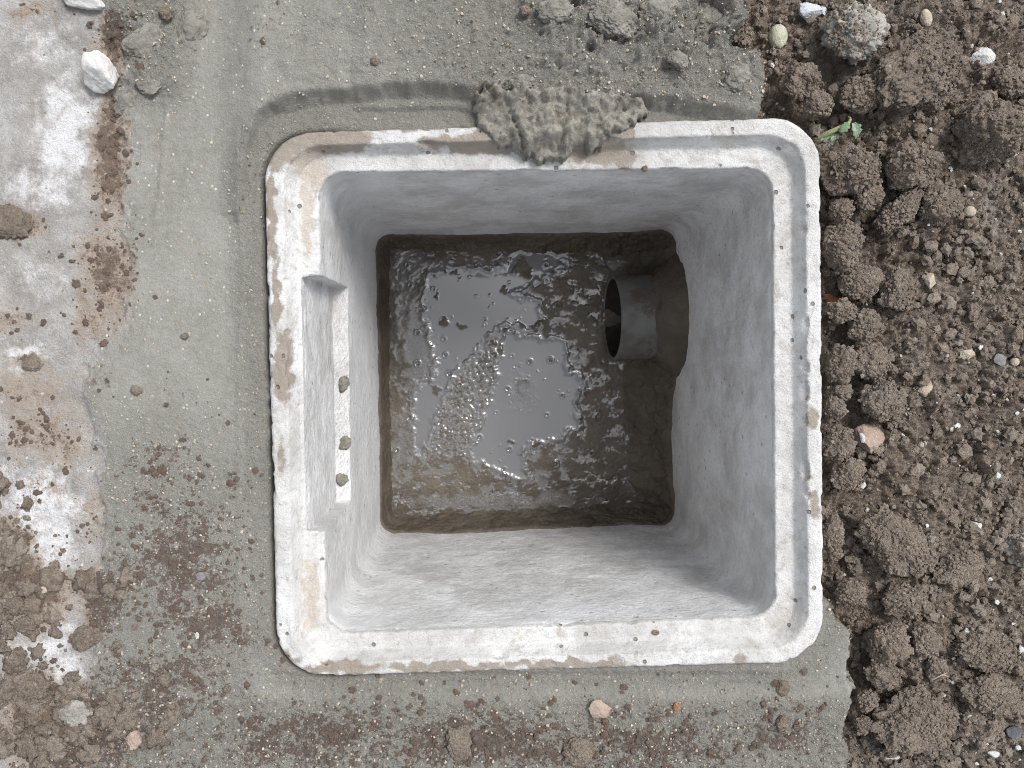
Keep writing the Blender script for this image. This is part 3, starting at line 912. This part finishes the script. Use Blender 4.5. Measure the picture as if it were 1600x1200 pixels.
def lump(name, px, py, wpx, hpx, ang, mat, label, cat, style='clod', flat=0.7, lift=0.35, sub=4, group=None, z=None, top=None):
    """px, py: centre in the photo; wpx, hpx: full size in photo pixels; ang: turn in degrees (counter-clockwise)"""
    _seed[0] += 1
    z0 = z if z is not None else None
    c = p2w(px, py, -0.005 if z is None else z)
    if z0 is None:
        z0 = float(zat(c[0], c[1]))
        if name == 'soil_clod' and px > 1240:
            z0 = max(z0, -0.024)
        c = p2w(px, py, z0)
    mpp = (CAM_H - z0) / FPX
    rx, ry = wpx * mpp / 2, hpx * mpp / 2
    rz = min(rx, ry) * flat
    if style == 'clod':
        sub = 6 if max(wpx, hpx) > 88 else 5 if max(wpx, hpx) > 26 else 4
    else:
        sub += 2
    V_, F_ = lump_mesh(rx, ry, rz, _seed[0], style, sub)
    o = mk(name, V_, F_, MT[mat])
    if style == 'clod' and max(wpx, hpx) > 34 and px > 1200:
        cr_, sr_ = math.cos(math.radians(ang)), math.sin(math.radians(ang))
        up_ = V_[V_[:, 2] > 0.05 * rz]
        up_ = up_[np.random.default_rng(_seed[0]).integers(0, len(up_), int(40 + 700 * rx * ry / 0.0009))]
        ON_CLODS.append(np.column_stack([up_[:, 0] * cr_ - up_[:, 1] * sr_ + c[0], up_[:, 0] * sr_ + up_[:, 1] * cr_ + c[1], up_[:, 2] + z0 + rz * lift]))
    o.location = (c[0], c[1], z0 + rz * lift)
    o.rotation_euler = (random.Random(_seed[0]).uniform(-.12, .12), random.Random(_seed[0] + 9).uniform(-.12, .12), math.radians(ang))
    return tag(o, label, cat, group)


G = 'soil clods beside the basin'
C = lambda *a, **k: lump('soil_clod', *a, cat='soil clod', group=G, **k)
clods = [
    (1322, 268, 108, 88, 8, 'clod', 'flat-topped brown clod touching the rim just below the green sprig', .75),
    (1418, 262, 88, 82, 0, 'clod', 'round crumbly brown clod second from the rim, below the green sprig', .9),
    (1535, 210, 112, 118, 10, 'clod', 'big dark clod with a chalky white streak on its right side', .85),
    (1400, 330, 96, 46, 42, 'clod', 'long slanting brown clod between two rounder clods', .9),
    (1460, 322, 82, 70, 10, 'clod', 'blocky grey-brown clod left of the small round beige pebble', .8),
    (1420, 120, 170, 110, 35, 'clod', 'largest lumpy brown clod below the top edge, left of the white rough stone', .75),
    (1345, 150, 84, 62, 10, 'clod', 'rough brown clod just above the green sprig', .7),
    (1330, 55, 92, 100, 60, 'greylump', 'greyish mortar-dusted clod right of the greenish oval pebble', .6),
    (1248, 128, 66, 62, 0, 'clod', 'brown clod above the top right corner of the rim', .7),
    (1275, 165, 50, 46, 0, 'clod', 'small brown clod tucked against the rounded top right rim corner', .7),
    (1312, 330, 38, 42, 0, 'clod', 'small knobbly clod against the rim below the flat-topped clod', .9),
    (1352, 308, 48, 44, 30, 'clod', 'small brown clod wedged left of the long slanting clod', .8),
    (1312, 385, 66, 84, 0, 'clod', 'tall brown clod pressed against the rim above the orange brick chip', .7),
    (1340, 440, 72, 66, 20, 'clod', 'dark brown clod right of the rim, above the orange brick chip', .7),
    (1398, 455, 64, 76, 0, 'clod', 'rounded brown clod left of the beige pebble', .6),
    (1308, 486, 52, 44, 0, 'clod', 'brown clod just below the orange brick chip', .8),
    (1348, 510, 66, 56, 25, 'clod', 'loaf-shaped brown clod midway down the right rim', .7),
    (1311, 570, 46, 66, -12, 'clod', 'upright brown clod beside the rim with a dark gap on its right', .9),
    (1358, 565, 62, 66, 0, 'clod', 'broad brown clod right of the upright clod', .6),
    (1316, 612, 34, 30, 0, 'clod', 'small clod in the dark gap below the upright clod', .9),
    (1372, 626, 82, 68, -8, 'clod', 'wide grey-brown clod above the stone with the white patch', .7),
    (1302, 638, 34, 46, 0, 'clod', 'small brown clod against the rim beside the mud smear', .9),
    (1306, 692, 52, 64, -20, 'clod', 'crumbly brown clod between the rim and the stone with the white patch', .8),
    (1320, 738, 58, 62, 0, 'clod', 'brown clod carrying a white chip on its lower right edge', .7),
    (1300, 840, 36, 90, 0, 'clod', 'long narrow clod lying along the lower right rim', .7),
    (1395, 850, 140, 92, -30, 'clod', 'largest brown clod beside the lower right rim', .6),
    (1405, 935, 76, 62, 15, 'clod', 'angular clod below the largest clod of the lower right', .7),
    (1325, 925, 52, 52, 0, 'clod', 'brown clod beside the lower right rim corner', .8),
    (1382, 1002, 72, 80, -30, 'clod', 'wedge-shaped clod with a pale edge beside the mortar', .8),
    (1440, 1000, 46, 62, 10, 'clod', 'upright brown clod right of the wedge-shaped clod', .9),
    (1375, 1050, 66, 50, -20, 'clod', 'brown clod on the mortar edge below the wedge-shaped clod', .8),
    (1458, 1042, 36, 40, 0, 'clod', 'small clod just above the dry twig', .9),
    (1425, 1125, 156, 122, 10, 'clod', 'broad grey-brown clod below the dry twig', .42),
    (1535, 1015, 112, 74, -10, 'clod', 'pale brown clod at the right edge above the white stone chips', .7),
    (1545, 1085, 120, 80, -15, 'clod', 'brown clod at the right edge below the pale brown clod', .6),
    (1352, 1092, 40, 38, 0, 'clod', 'small brown clod on the right edge of the mortar', .8),
    (1345, 1130, 36, 34, 0, 'clod', 'reddish-brown small clod on the mortar edge near the bottom', .8),
    (1588, 855, 56, 62, 0, 'greylump', 'grey crumbly lump cut by the right edge of the photo', .8),
    (1490, 890, 86, 60, 20, 'clod', 'flattened brown clod below the pale oval pebble', .5),
    (1455, 150, 70, 60, 0, 'clod', 'knobbly brown clod left of the white rough stone', .6),
    (1575, 130, 60, 56, 0, 'clod', 'brown clod near the right edge beside the white rough stone', .6),
]
for (px, py, a, b, an, mt, lab, fl) in clods:
    C(px, py, a, b, an, mt, label=lab, flat=fl * 1.2, lift=0.32)

small = [
    ('stone', 166, 116, 66, 66, 30, 'white', 'white angular stone with a tan corner on the dirt beside the mortar', 'stone', 'rock', .8, 3),
    ('stone', 142, 2, 92, 44, -12, 'white', 'pale stone cut off by the top edge of the photo', 'stone', 'rock', .7, 3),
    ('pebble', 1263, 18, 42, 30, 10, 'blue', 'bluish white pebble near the top edge on the soil', 'pebble', 'rock', .7, 3),
    ('pebble', 1283, 18, 14, 18, 40, 'blue', 'tiny bluish chip right beside the bluish white pebble', 'pebble', 'rock', .7, 2),
    ('pebble', 1213, 60, 29, 39, 0, 'green', 'smooth greenish oval pebble on the soil near the mortar', 'pebble', 'smooth', .9, 3),
    ('stone', 1528, 91, 43, 30, -8, 'chalk', 'white rough stone at the upper right of the soil', 'stone', 'rock', .8, 3),
    ('pebble', 1513, 331, 19, 17, 0, 'beige', 'small round beige pebble right of the blocky grey-brown clod', 'pebble', 'smooth', .9, 3),
    ('shell_fragment', 1163, 14, 14, 40, 5, 'white', 'narrow cream shell fragment at the top edge between mortar and soil', 'shell', 'rock', .6, 3),
    ('pebble', 1445, 30, 18, 28, 15, 'beige', 'tan pebble sticking out of the soil near the top edge', 'pebble', 'smooth', .8, 3),
    ('brick_chip', 1303, 472, 44, 20, -18, 'orange', 'orange brick chip beside the right rim', 'brick chip', 'rock', .6, 3),
    ('pebble', 1452, 441, 21, 29, 10, 'beige', 'rough beige pebble right of the rounded brown clod', 'pebble', 'rock', .7, 3),
    ('stone', 1508, 553, 26, 20, -20, 'beige', 'tan stone in the middle of the right soil', 'stone', 'rock', .7, 3),
    ('stone', 1560, 563, 24, 22, 0, 'grey', 'grey square-edged stone near the right edge', 'stone', 'rock', .6, 3),
    ('pebble', 1584, 565, 14, 14, 0, 'beige', 'pale pebble at the right edge next to the grey stone', 'pebble', 'smooth', .8, 2),
    ('stone', 1448, 605, 34, 20, 45, 'beige', 'slanting tan stone right of the wide grey-brown clod', 'stone', 'rock', .7, 3),
    ('stone', 1352, 686, 58, 50, -12, 'pink', 'brown angular stone with a white patch beside the right rim', 'stone', 'rock', .9, 3),
    ('lime_chip', 1332, 680, 9, 18, 20, 'chalk', 'white lime patch on the side of the brown angular stone', 'lime chip', 'rock', .7, 2),
    ('lime_chip', 1492, 669, 24, 13, 22, 'chalk', 'white lime chip, largest in the middle of the right soil', 'lime chip', 'rock', .6, 2),
    ('pebble', 1440, 691, 15, 20, -25, 'beige', 'tan oval pebble below the wide grey-brown clod', 'pebble', 'smooth', .8, 3),
    ('lime_chip', 1453, 722, 9, 12, 0, 'chalk', 'tiny white lime chip below the tan oval pebble', 'lime chip', 'rock', .8, 2),
    ('lime_chip', 1336, 755, 10, 13, -15, 'chalk', 'white chip on the lower edge of a clod by the rim', 'lime chip', 'rock', .8, 2),
    ('pebble', 1362, 776, 13, 14, 0, 'beige', 'small pale pebble below the clod carrying a white chip', 'pebble', 'smooth', .8, 2),
    ('pebble', 1518, 821, 29, 17, 5, 'white', 'pale cream oval pebble on the lower right soil', 'pebble', 'smooth', .8, 3),
    ('lime_chip', 1558, 742, 8, 12, 0, 'chalk', 'tiny white lime chip near the right edge', 'lime chip', 'rock', .8, 2),
    ('pebble', 1452, 876, 14, 17, 0, 'beige', 'small tan pebble right of the largest lower clod', 'pebble', 'rock', .8, 2),
    ('stone', 1582, 1145, 24, 22, 10, 'dark', 'dark slate-grey stone at the lower right edge', 'stone', 'rock', .7, 2),
    ('lime_chip', 1551, 1176, 22, 13, -15, 'chalk', 'white stone chip near the bottom right corner', 'lime chip', 'rock', .7, 2),
    ('lime_chip', 1590, 1168, 12, 9, 0, 'chalk', 'smaller white chip at the bottom right corner', 'lime chip', 'rock', .7, 2),
    ('lime_chip', 1594, 1015, 12, 18, 0, 'chalk', 'white chip on the right edge beside the pale brown clod', 'lime chip', 'rock', .7, 2),
    ('stone', 1391, 1182, 34, 18, 6, 'white', 'pale rectangular stone at the bottom edge of the soil', 'stone', 'rock', .7, 3),
    ('stone', 1508, 1138, 22, 36, 25, 'pink', 'pinkish stone with a tan end on the lower right soil', 'stone', 'rock', .6, 3),
    ('stone', 936, 1108, 38, 34, -20, 'pink', 'flat pinkish stone lying on the mortar below the basin', 'stone', 'rock', .5, 3),
    ('stone', 1057, 1104, 11, 17, 0, 'orange', 'tiny orange stone on the mortar right of the pinkish stone', 'stone', 'rock', .7, 2),
    ('lime_chip', 1582, 196, 18, 40, 8, 'blue', 'bluish white lime crust on the right side of the big dark clod', 'lime chip', 'rock', .7, 3),
    ('lime_chip', 1578, 238, 24, 34, -25, 'blue', 'pale lime crust low on the right side of the big dark clod', 'lime chip', 'rock', .7, 3),
    ('stone', 314, 900, 16, 14, 0, 'grey', 'pale grey pebble pressed into the mortar left of the basin', 'pebble', 'smooth', .5, 2),
    ('lime_chip', 309, 993, 8, 13, -10, 'chalk', 'tiny cream chip on the dirty mortar at lower left', 'lime chip', 'rock', .6, 2),
    ('stone', 70, 920, 14, 12, 40, 'beige', 'cream pebble among the lower left soil lumps', 'pebble', 'smooth', .7, 2),
]
for (nm, px, py, a, b, an, mt, lab, cat, sty, fl, sub) in small:
    if mt:
        on = 'brown angular stone' in lab and lab.startswith('white')
        o = lump(nm, px, py, a, b, an, mt, lab, cat, sty, fl, 0.55 if not on else 1.0, sub)
        if mt == 'chalk' and px == 1332:
            o.location.z += 0.018
        if px == 1336:
            o.location.z += 0.014

CM = lambda px, py, a, b, an, lab, mt='clod', fl=.6: lump('soil_clod', px, py, a, b, an, mt, lab, 'soil clod', 'clod', fl, 0.3, 4, 'soil clods lying on the mortar and old concrete')
CM(905, 1172, 56, 52, 10, 'brown clod half pressed into the mortar at the bottom edge')
CM(1222, 1074, 24, 30, 0, 'dark brown clod on the mortar below the lower right rim corner')
CM(1222, 1130, 26, 30, 0, 'brown clod on the mortar nearest the bottom right soil')
CM(718, 1160, 44, 60, 20, 'crumbly brown clod at the bottom edge left of the pinkish stone')
CM(16, 348, 76, 58, -10, 'smooth brown mud clod at the left edge on the old concrete', 'clod', .3)
CM(50, 569, 36, 24, 0, 'reddish brown clod on the pale old concrete at left', 'clod', .5)
CM(54, 1070, 58, 44, 5, 'biggest rounded brown clod at lower left', 'clod', .7)
CM(110, 1085, 38, 28, -15, 'brown clod right of the biggest lower left clod')
CM(135, 996, 52, 42, 20, 'dark brown clod between two white lime patches at lower left')
CM(210, 1155, 28, 32, 0, 'pale tan clod on the dirty mortar at lower left', 'pink', .6)
CM(28, 946, 30, 34, 0, 'tan clod among the lower left soil lumps')
CM(8, 860, 26, 44, 0, 'brown clod cut by the left edge beside the white lime patch')
CM(120, 1112, 56, 44, 0, 'grey-brown mortar-coated clod at the lower left', 'greylump', .6)
CM(42, 975, 36, 28, 10, 'dark clod below the tan clod at lower left')
CM(145, 918, 22, 22, 0, 'small round brown clod on the lower left slab edge')
CM(258, 1062, 22, 24, 0, 'small dark clod on the dirty mortar left of the basin corner')
CM(355, 1077, 14, 13, 0, 'tiny brown crumb on the mortar below the left rim corner')
CM(586, 96, 15, 17, 0, 'single dark crumb on the smooth mortar above the basin', 'clod', .8)
CM(820, 18, 22, 18, 0, 'reddish brown crumb in the rough mortar at the top edge', 'clod', .8)
CM(260, 22, 24, 26, 0, 'reddish brown clod at the top edge in the mortar', 'clod', .7)
CM(213, 610, 22, 16, -10, 'reddish brown crumb on the mortar midway down the left side')
CM(289, 525, 14, 14, 0, 'brown crumb on the smooth mortar beside the left rim')
CM(975, 200 - 32, 26, 14, 0, 'dark crumb beside the mortar lump above the rim', 'clod', .8)
# crumbs on the basin itself
lump('mortar_crumb', 537, 600, 20, 30, -15, 'lump', 'upper mortar crumb on the ledge of the left wall pocket', 'mortar crumb', 'clod', .7, .6, 3, 'mortar crumbs on the ledge', z=ZLEDGE - .002)
lump('mortar_crumb', 540, 692, 20, 26, -30, 'lump', 'middle mortar crumb on the ledge of the left wall pocket', 'mortar crumb', 'clod', .7, .6, 3, 'mortar crumbs on the ledge', z=ZLEDGE - .002)
lump('mortar_crumb', 534, 748, 22, 22, 20, 'lump', 'lowest mortar crumb on the ledge of the left wall pocket', 'mortar crumb', 'clod', .7, .6, 3, 'mortar crumbs on the ledge', z=ZLEDGE - .002)
lump('soil_crumb', 1007, 264, 11, 11, 0, 'clod', 'tiny dark crumb on the inner edge of the top rim', 'soil crumb', 'clod', .8, .6, 3, z=-.0175)
lump('soil_crumb', 1024, 988, 14, 10, 0, 'clod', 'brown crumb on the lower rim seat right of centre', 'soil crumb', 'clod', .6, .5, 3, z=-.0175)

for (px, py, a_, b_, an, lab) in ((960, 28, 92, 62, -20, 'craggy mortar lump at the top edge, largest of those above the basin'), (868, 14, 60, 44, 10, 'mortar lump at the top edge beside a reddish brown crumb'),
                                  (1030, 18, 74, 50, 15, 'rough mortar lump at the top edge right of the largest lump'), (1110, 26, 66, 62, 0, 'mortar lump at the top edge beside the cream shell fragment'),
                                  (815, 128, 44, 26, 5, 'small mortar lump on the channel edge above the spilled lump'), (1150, 118, 56, 50, 30, 'mortar lump at the right end of the mortar above the rim corner'),
                                  (915, 168, 34, 44, 5, 'upright ridge of mortar beside the spilled lump'), (1060, 92, 40, 28, -30, 'small low mortar lump in the middle of the rough top mortar')):
    lump('mortar_lump', px, py, a_, b_, an, 'rubble', lab, 'mortar lump', 'clod', .6, -0.25, 5, 'mortar lumps above the basin')
for (px, py, a_, b_, an, lab) in ((228, 62, 84, 56, 30, 'low mortar lump right of the white angular stone'), (300, 48, 56, 80, -20, 'cracked mortar lump at the upper left near the top edge'),
                                  (236, 128, 56, 42, 10, 'small mortar lump below right of the white angular stone'), (196, 160, 40, 46, 0, 'crumbly mortar lump on the dirt below the white angular stone')):
    lump('mortar_lump', px, py, a_, b_, an, 'rubble', lab, 'mortar lump', 'clod', .45, -0.45, 5, 'mortar lumps at the upper left')

# ------------------------------------------------------------------ mortar lump spilled over the top rim
LP = [(738, 150), (742, 178), (752, 200), (768, 216), (790, 224), (812, 228), (835, 238), (858, 247), (878, 246), (892, 236), (905, 228), (922, 232), (938, 226), (944, 210), (965, 204),
      (990, 196), (1012, 184), (1020, 172), (1010, 156), (960, 140), (900, 132), (820, 132), (760, 136)]
lx = np.arange(p2w(728, 190)[0], p2w(1030, 190)[0], 0.0013)
ly = np.arange(p2w(800, 262)[1], p2w(800, 122)[1], 0.0013)
LX, LY = np.meshgrid(lx, ly)
LU, LV = w2p(LX, LY, 0.006)
a1, a2 = fbm(LX * 50, LY * 50, 80.0, 4), fbm(LX * 50, LY * 50, 81.0, 4)
b1 = np.abs(perlin(LX * 70 + 0.3 * a1, LY * 70 + 0.3 * a2, 84.0)) + 0.6 * np.abs(perlin(LX * 150, LY * 150, 85.0)) + 0.4 * np.abs(perlin(LX * 380, LY * 380, 86.0))
sdl = poly_sd(LU + 13 * a1 + 6 * fbm(LX * 200, LY * 200, 87.0, 2), LV + 13 * a2 + 6 * fbm(LX * 200, LY * 200, 88.0, 2), LP)
ins = np.clip(-sdl, 0, None)
hgt = 0.007 * np.sqrt(np.clip(ins / 9, 0, 1)) + 0.004 * sstep(6, 40, ins)
lz = -0.0005 + hgt + (0.008 * fbm(LX * 28, LY * 28, 82.0, 4) + 0.0030 * fbm(LX * 130, LY * 130, 83.0, 4, 0.65) + 0.0030 * (0.4 - b1) + 0.003 * sstep(0.05, 0.12, fbm(LX * 40, LY * 40, 89.0, 4))) * sstep(0, 14, ins)
lz -= 0.006 * np.exp(-(line_d(LU + 6 * a2, LV, [(888, 165), (880, 190), (876, 215), (874, 235)]) / 4.5) ** 2)
lz -= 0.006 * np.exp(-(line_d(LU + 6 * a2, LV, [(800, 180), (812, 205), (815, 222)]) / 4) ** 2)
lz += 0.012 * sstep(175, 140, LV) * sstep(0, 10, ins)
lz -= 0.007 * sstep(205, 240, LV)
li = np.arange(LX.size).reshape(LX.shape)
lq = np.stack([li[:-1, :-1], li[:-1, 1:], li[1:, 1:], li[1:, :-1]], -1).reshape(-1, 4)
mort = sdl.ravel()[lq].min(axis=1) < 0
lz = np.where(sdl > 0, -0.014 - 0.006 * sstep(215, 240, LV), lz)
V_, F_, A_ = compact(np.stack([LX, LY, lz], -1).reshape(-1, 3), lq[mort],
                     dict(dirt=0 * LX.ravel() + 0.05, rough=0 * LX.ravel() + 1.0, lime=0 * LX.ravel()))
tag(mk('mortar_lump', V_, F_, MT['spilled'], None, A_), 'rough grey mortar lump spilled over the top edge of the basin rim', 'mortar lump')

# ------------------------------------------------------------------ green sprig and dry twig
def tube(name, pts, r0, r1, mat, parent=None, n=8):
    pts = np.array(pts, float)
    V_ = []
    for i, p in enumerate(pts):
        t = pts[min(i + 1, len(pts) - 1)] - pts[max(i - 1, 0)]
        t /= np.linalg.norm(t)
        s = np.cross(t, [0, 0, 1])
        s /= np.linalg.norm(s) + 1e-9
        u_ = np.cross(s, t)
        r = r0 + (r1 - r0) * i / (len(pts) - 1)
        for k in range(n):
            a = 2 * math.pi * k / n
            V_.append(p + r * (math.cos(a) * s + math.sin(a) * u_))
    ii = np.arange(len(pts) * n).reshape(len(pts), n)
    F_ = np.stack([ii[:-1], np.roll(ii, -1, 1)[:-1], np.roll(ii, -1, 1)[1:], ii[1:]], -1).reshape(-1, 4)
    return mk(name, np.array(V_), F_, mat, parent)


def leaf(name, spine, width, mat, parent, curl=0.3, seed=0):
    spine = np.array(spine, float)
    m, n = len(spine), 7
    V_ = []
    for i, p in enumerate(spine):
        t = spine[min(i + 1, m - 1)] - spine[max(i - 1, 0)]
        t /= np.linalg.norm(t)
        s = np.cross(t, [0, 0, 1.0])
        s /= np.linalg.norm(s) + 1e-9
        f = i / (m - 1)
        wd = width * (math.sin(math.pi * min(1, 0.06 + f * 0.94)) ** 0.7) * (1 + 0.25 * math.sin(f * 19 + seed))
        for k in range(n):
            q = k / (n - 1) * 2 - 1
            V_.append(p + s * q * wd + np.array([0, 0, 1]) * (abs(q) ** 1.5 * wd * curl))
    ii = np.arange(m * n).reshape(m, n)
    F_ = np.stack([ii[:-1, :-1], ii[:-1, 1:], ii[1:, 1:], ii[1:, :-1]], -1).reshape(-1, 4)
    o = mk(name, np.array(V_), F_, mat, parent)
    so = o.modifiers.new('thickness', 'SOLIDIFY')
    so.thickness = 0.0003
    return o


def curve(P3, n=12):
    P3 = np.array(P3, float)
    t = np.linspace(0, 1, n)[:, None]
    return (1 - t) ** 2 * P3[0] + 2 * t * (1 - t) * P3[1] + t ** 2 * P3[2]


so_ = p2w(1282, 214, 0.0)
sprig = empty('weed_sprig', tuple(so_))
tag(sprig, 'broken green weed sprig lying between the rim corner and the clods', 'weed')
W_ = lambda px, py, z: p2w(px, py, z) - so_
tube('stem', curve([W_(1281, 215, -.004), W_(1302, 203, .010), W_(1322, 196, .006)]), 0.0024, 0.0018, MT['stem'], sprig)
tube('stem', curve([W_(1322, 196, .006), W_(1333, 186, .012), W_(1326, 183, -.004)]), 0.0015, 0.0008, MT['stem'], sprig)
leaf('leaf', curve([W_(1312, 207, .008), W_(1320, 200, .014), W_(1328, 190, .010)]), 0.0034, MT['leaf'], sprig, .4, 1)
leaf('leaf', curve([W_(1333, 192, .012), W_(1340, 204, .014), W_(1338, 218, .004)]), 0.0044, MT['leaf'], sprig, .5, 2)
leaf('leaf', curve([W_(1281, 220, -.002), W_(1296, 208, .004), W_(1312, 214, .000)]), 0.0024, MT['leaf'], sprig, .3, 3)
leaf('leaf', curve([W_(1300, 212, .004), W_(1304, 218, .006), W_(1298, 224, -.002)]), 0.0026, MT['leaf'], sprig, .3, 4)
tz = float(zat(*p2w(1466, 1058, 0)[:2])) + 0.010
tw0 = p2w(1457, 1062, tz)
twig = empty('dry_twig', tuple(tw0))
tag(twig, 'thin forked dry twig lying on the lower right soil', 'twig')
tube('stalk', [p2w(1457, 1062, tz) - tw0, p2w(1465, 1058, tz + .003) - tw0, p2w(1473, 1054, tz + .003) - tw0, p2w(1480, 1051, tz + .002) - tw0], .0007, .0004, MT['straw'], twig, 6)
tube('side_shoot', [p2w(1471, 1055, tz + .003) - tw0, p2w(1476, 1055, tz + .004) - tw0, p2w(1481, 1057, tz + .002) - tw0], .0005, .0003, MT['straw'], twig, 6)

# ------------------------------------------------------------------ loose crumbs nobody could count
def scatter(name, pts, size, mat, sub, label, cat, bury=0.2, squash=0.75, tone=0.1, red=0.0):
    v, f = ico(sub)
    vs = []
    for k in range(10):
        r = np.random.default_rng(900 + k)
        rad = 1 + 0.65 * fbm(v[:, 0] * 1.9 + k * 7, v[:, 1] * 1.7, v[:, 2] * 1.7 + k, 2)
        vs.append(v * rad[:, None] * r.uniform(0.75, 1.25, 3))
    n = len(pts)
    out = np.zeros((n, len(v), 3), np.float32)
    kind = rng.integers(0, 10, n)
    a = rng.uniform(0, 6.28, n)
    for i in range(n):
        c, s = math.cos(a[i]), math.sin(a[i])
        q = vs[kind[i]] * size[i]
        out[i, :, 0] = q[:, 0] * c - q[:, 1] * s + pts[i, 0]
        out[i, :, 1] = q[:, 0] * s + q[:, 1] * c + pts[i, 1]
        out[i, :, 2] = q[:, 2] * squash + pts[i, 2] + size[i] * bury
    F_ = (f[None] + (np.arange(n) * len(v))[:, None, None]).reshape(-1, 3)
    at = dict(tone=np.repeat(np.clip(rng.normal(tone, 0.22, n), 0, 0.9), len(v)), red=np.full(n * len(v), red))
    o = mk(name, out.reshape(-1, 3), F_, MT[mat], None, at, sub > 2)
    return tag(o, label, cat, kind='stuff')


def sample(n, dens, box):
    """points in world space with chance dens(u, v, x, y)"""
    got = []
    tot = 0
    while tot < n:
        x = rng.uniform(box[0], box[1], 40000)
        y = rng.uniform(box[2], box[3], 40000)
        u, v = w2p(x, y, 0.0)
        j = np.clip(np.searchsorted(ys, y) - 1, 0, ny - 1)
        i = np.clip(np.searchsorted(xs, x) - 1, 0, nx - 1)
        d = dens(u, v, j, i)
        ok = (rng.random(len(x)) < d) & (sd_rim[j, i] > 0.004)
        got.append(np.stack([x[ok], y[ok]], -1))
        tot += ok.sum()
    p = np.concatenate(got)[:n]
    return np.column_stack([p, zat(p[:, 0], p[:, 1])])


d_soil = lambda u, v, j, i: is_soil[j, i] * (0.35 + 0.65 * (N2[j, i] > 0))
p_ = sample(3600, d_soil, (0.22, 0.62, -0.46, 0.42))
scatter('loose_soil_crumbs', p_, 0.0014 + 0.0042 * rng.random(len(p_)) ** 3, 'clod', 2, 'fine brown soil crumbs covering the ground right of the basin', 'soil crumbs', 0.3)
p_ = np.concatenate(ON_CLODS)
p_ = np.concatenate([p_, sample(5500, d_soil, (0.22, 0.58, -0.44, 0.40))])
scatter('fine_soil_grains', p_, 0.0006 + 0.0013 * rng.random(len(p_)) ** 2, 'clod', 1, 'fine soil grains clinging to the clods and ground right of the basin', 'soil grains', 0.1, 0.8, 0.12)
d_m = lambda u, v, j, i: (~is_soil[j, i]) * np.clip(DIRT[j, i] + 0.35 * N2[j, i], 0, 1) ** 2.2 * sstep(560, 700, v) + (~is_soil[j, i]) * 0.7 * np.clip(DIRT[j, i], 0, 1) ** 2 * (v < 560)
p_ = sample(3400, d_m, (-0.50, 0.34, -0.44, 0.36))
scatter('scattered_soil_crumbs', p_, 0.0006 + 0.0026 * rng.random(len(p_)) ** 3, 'clod', 2, 'small brown soil crumbs strewn over the mortar and old concrete', 'soil crumbs', -0.05, 0.45, 0.0, 0.6)
d_ll = lambda u, v, j, i: blobs(u, v, [(20, 930, 60, 60, 1), (90, 1140, 130, 60, 1), (20, 1080, 60, 60, .8), (150, 950, 40, 50, .5), (-60, 1000, 80, 200, 1)])
p_ = sample(700, d_ll, (-0.55, -0.25, -0.44, -0.10))
scatter('lower_left_soil_crumbs', p_, 0.0015 + 0.0085 * rng.random(len(p_)) ** 3, 'clod', 3, 'coarser brown soil lumps heaped at the lower left corner', 'soil crumbs', -0.15, 0.75, 0.12)
d_g = lambda u, v, j, i: (~is_soil[j, i] & ~is_slab[j, i]) * (0.03 + 0.97 * rough[j, i])
p_ = sample(4600, d_g, (-0.42, 0.36, -0.42, 0.36))
scatter('sand_grains', p_, 0.00045 + 0.0008 * rng.random(len(p_)) ** 2, 'beige', 1, 'pale sand grains showing in the fresh mortar', 'sand', 0.1)
p_ = sample(260, lambda u, v, j, i: is_soil[j, i] * 1.0, (0.22, 0.56, -0.42, 0.38))
scatter('lime_specks', p_, 0.0007 + 0.0016 * rng.random(len(p_)) ** 2, 'chalk', 1, 'tiny white lime specks in the loose soil', 'lime specks', 0.5)
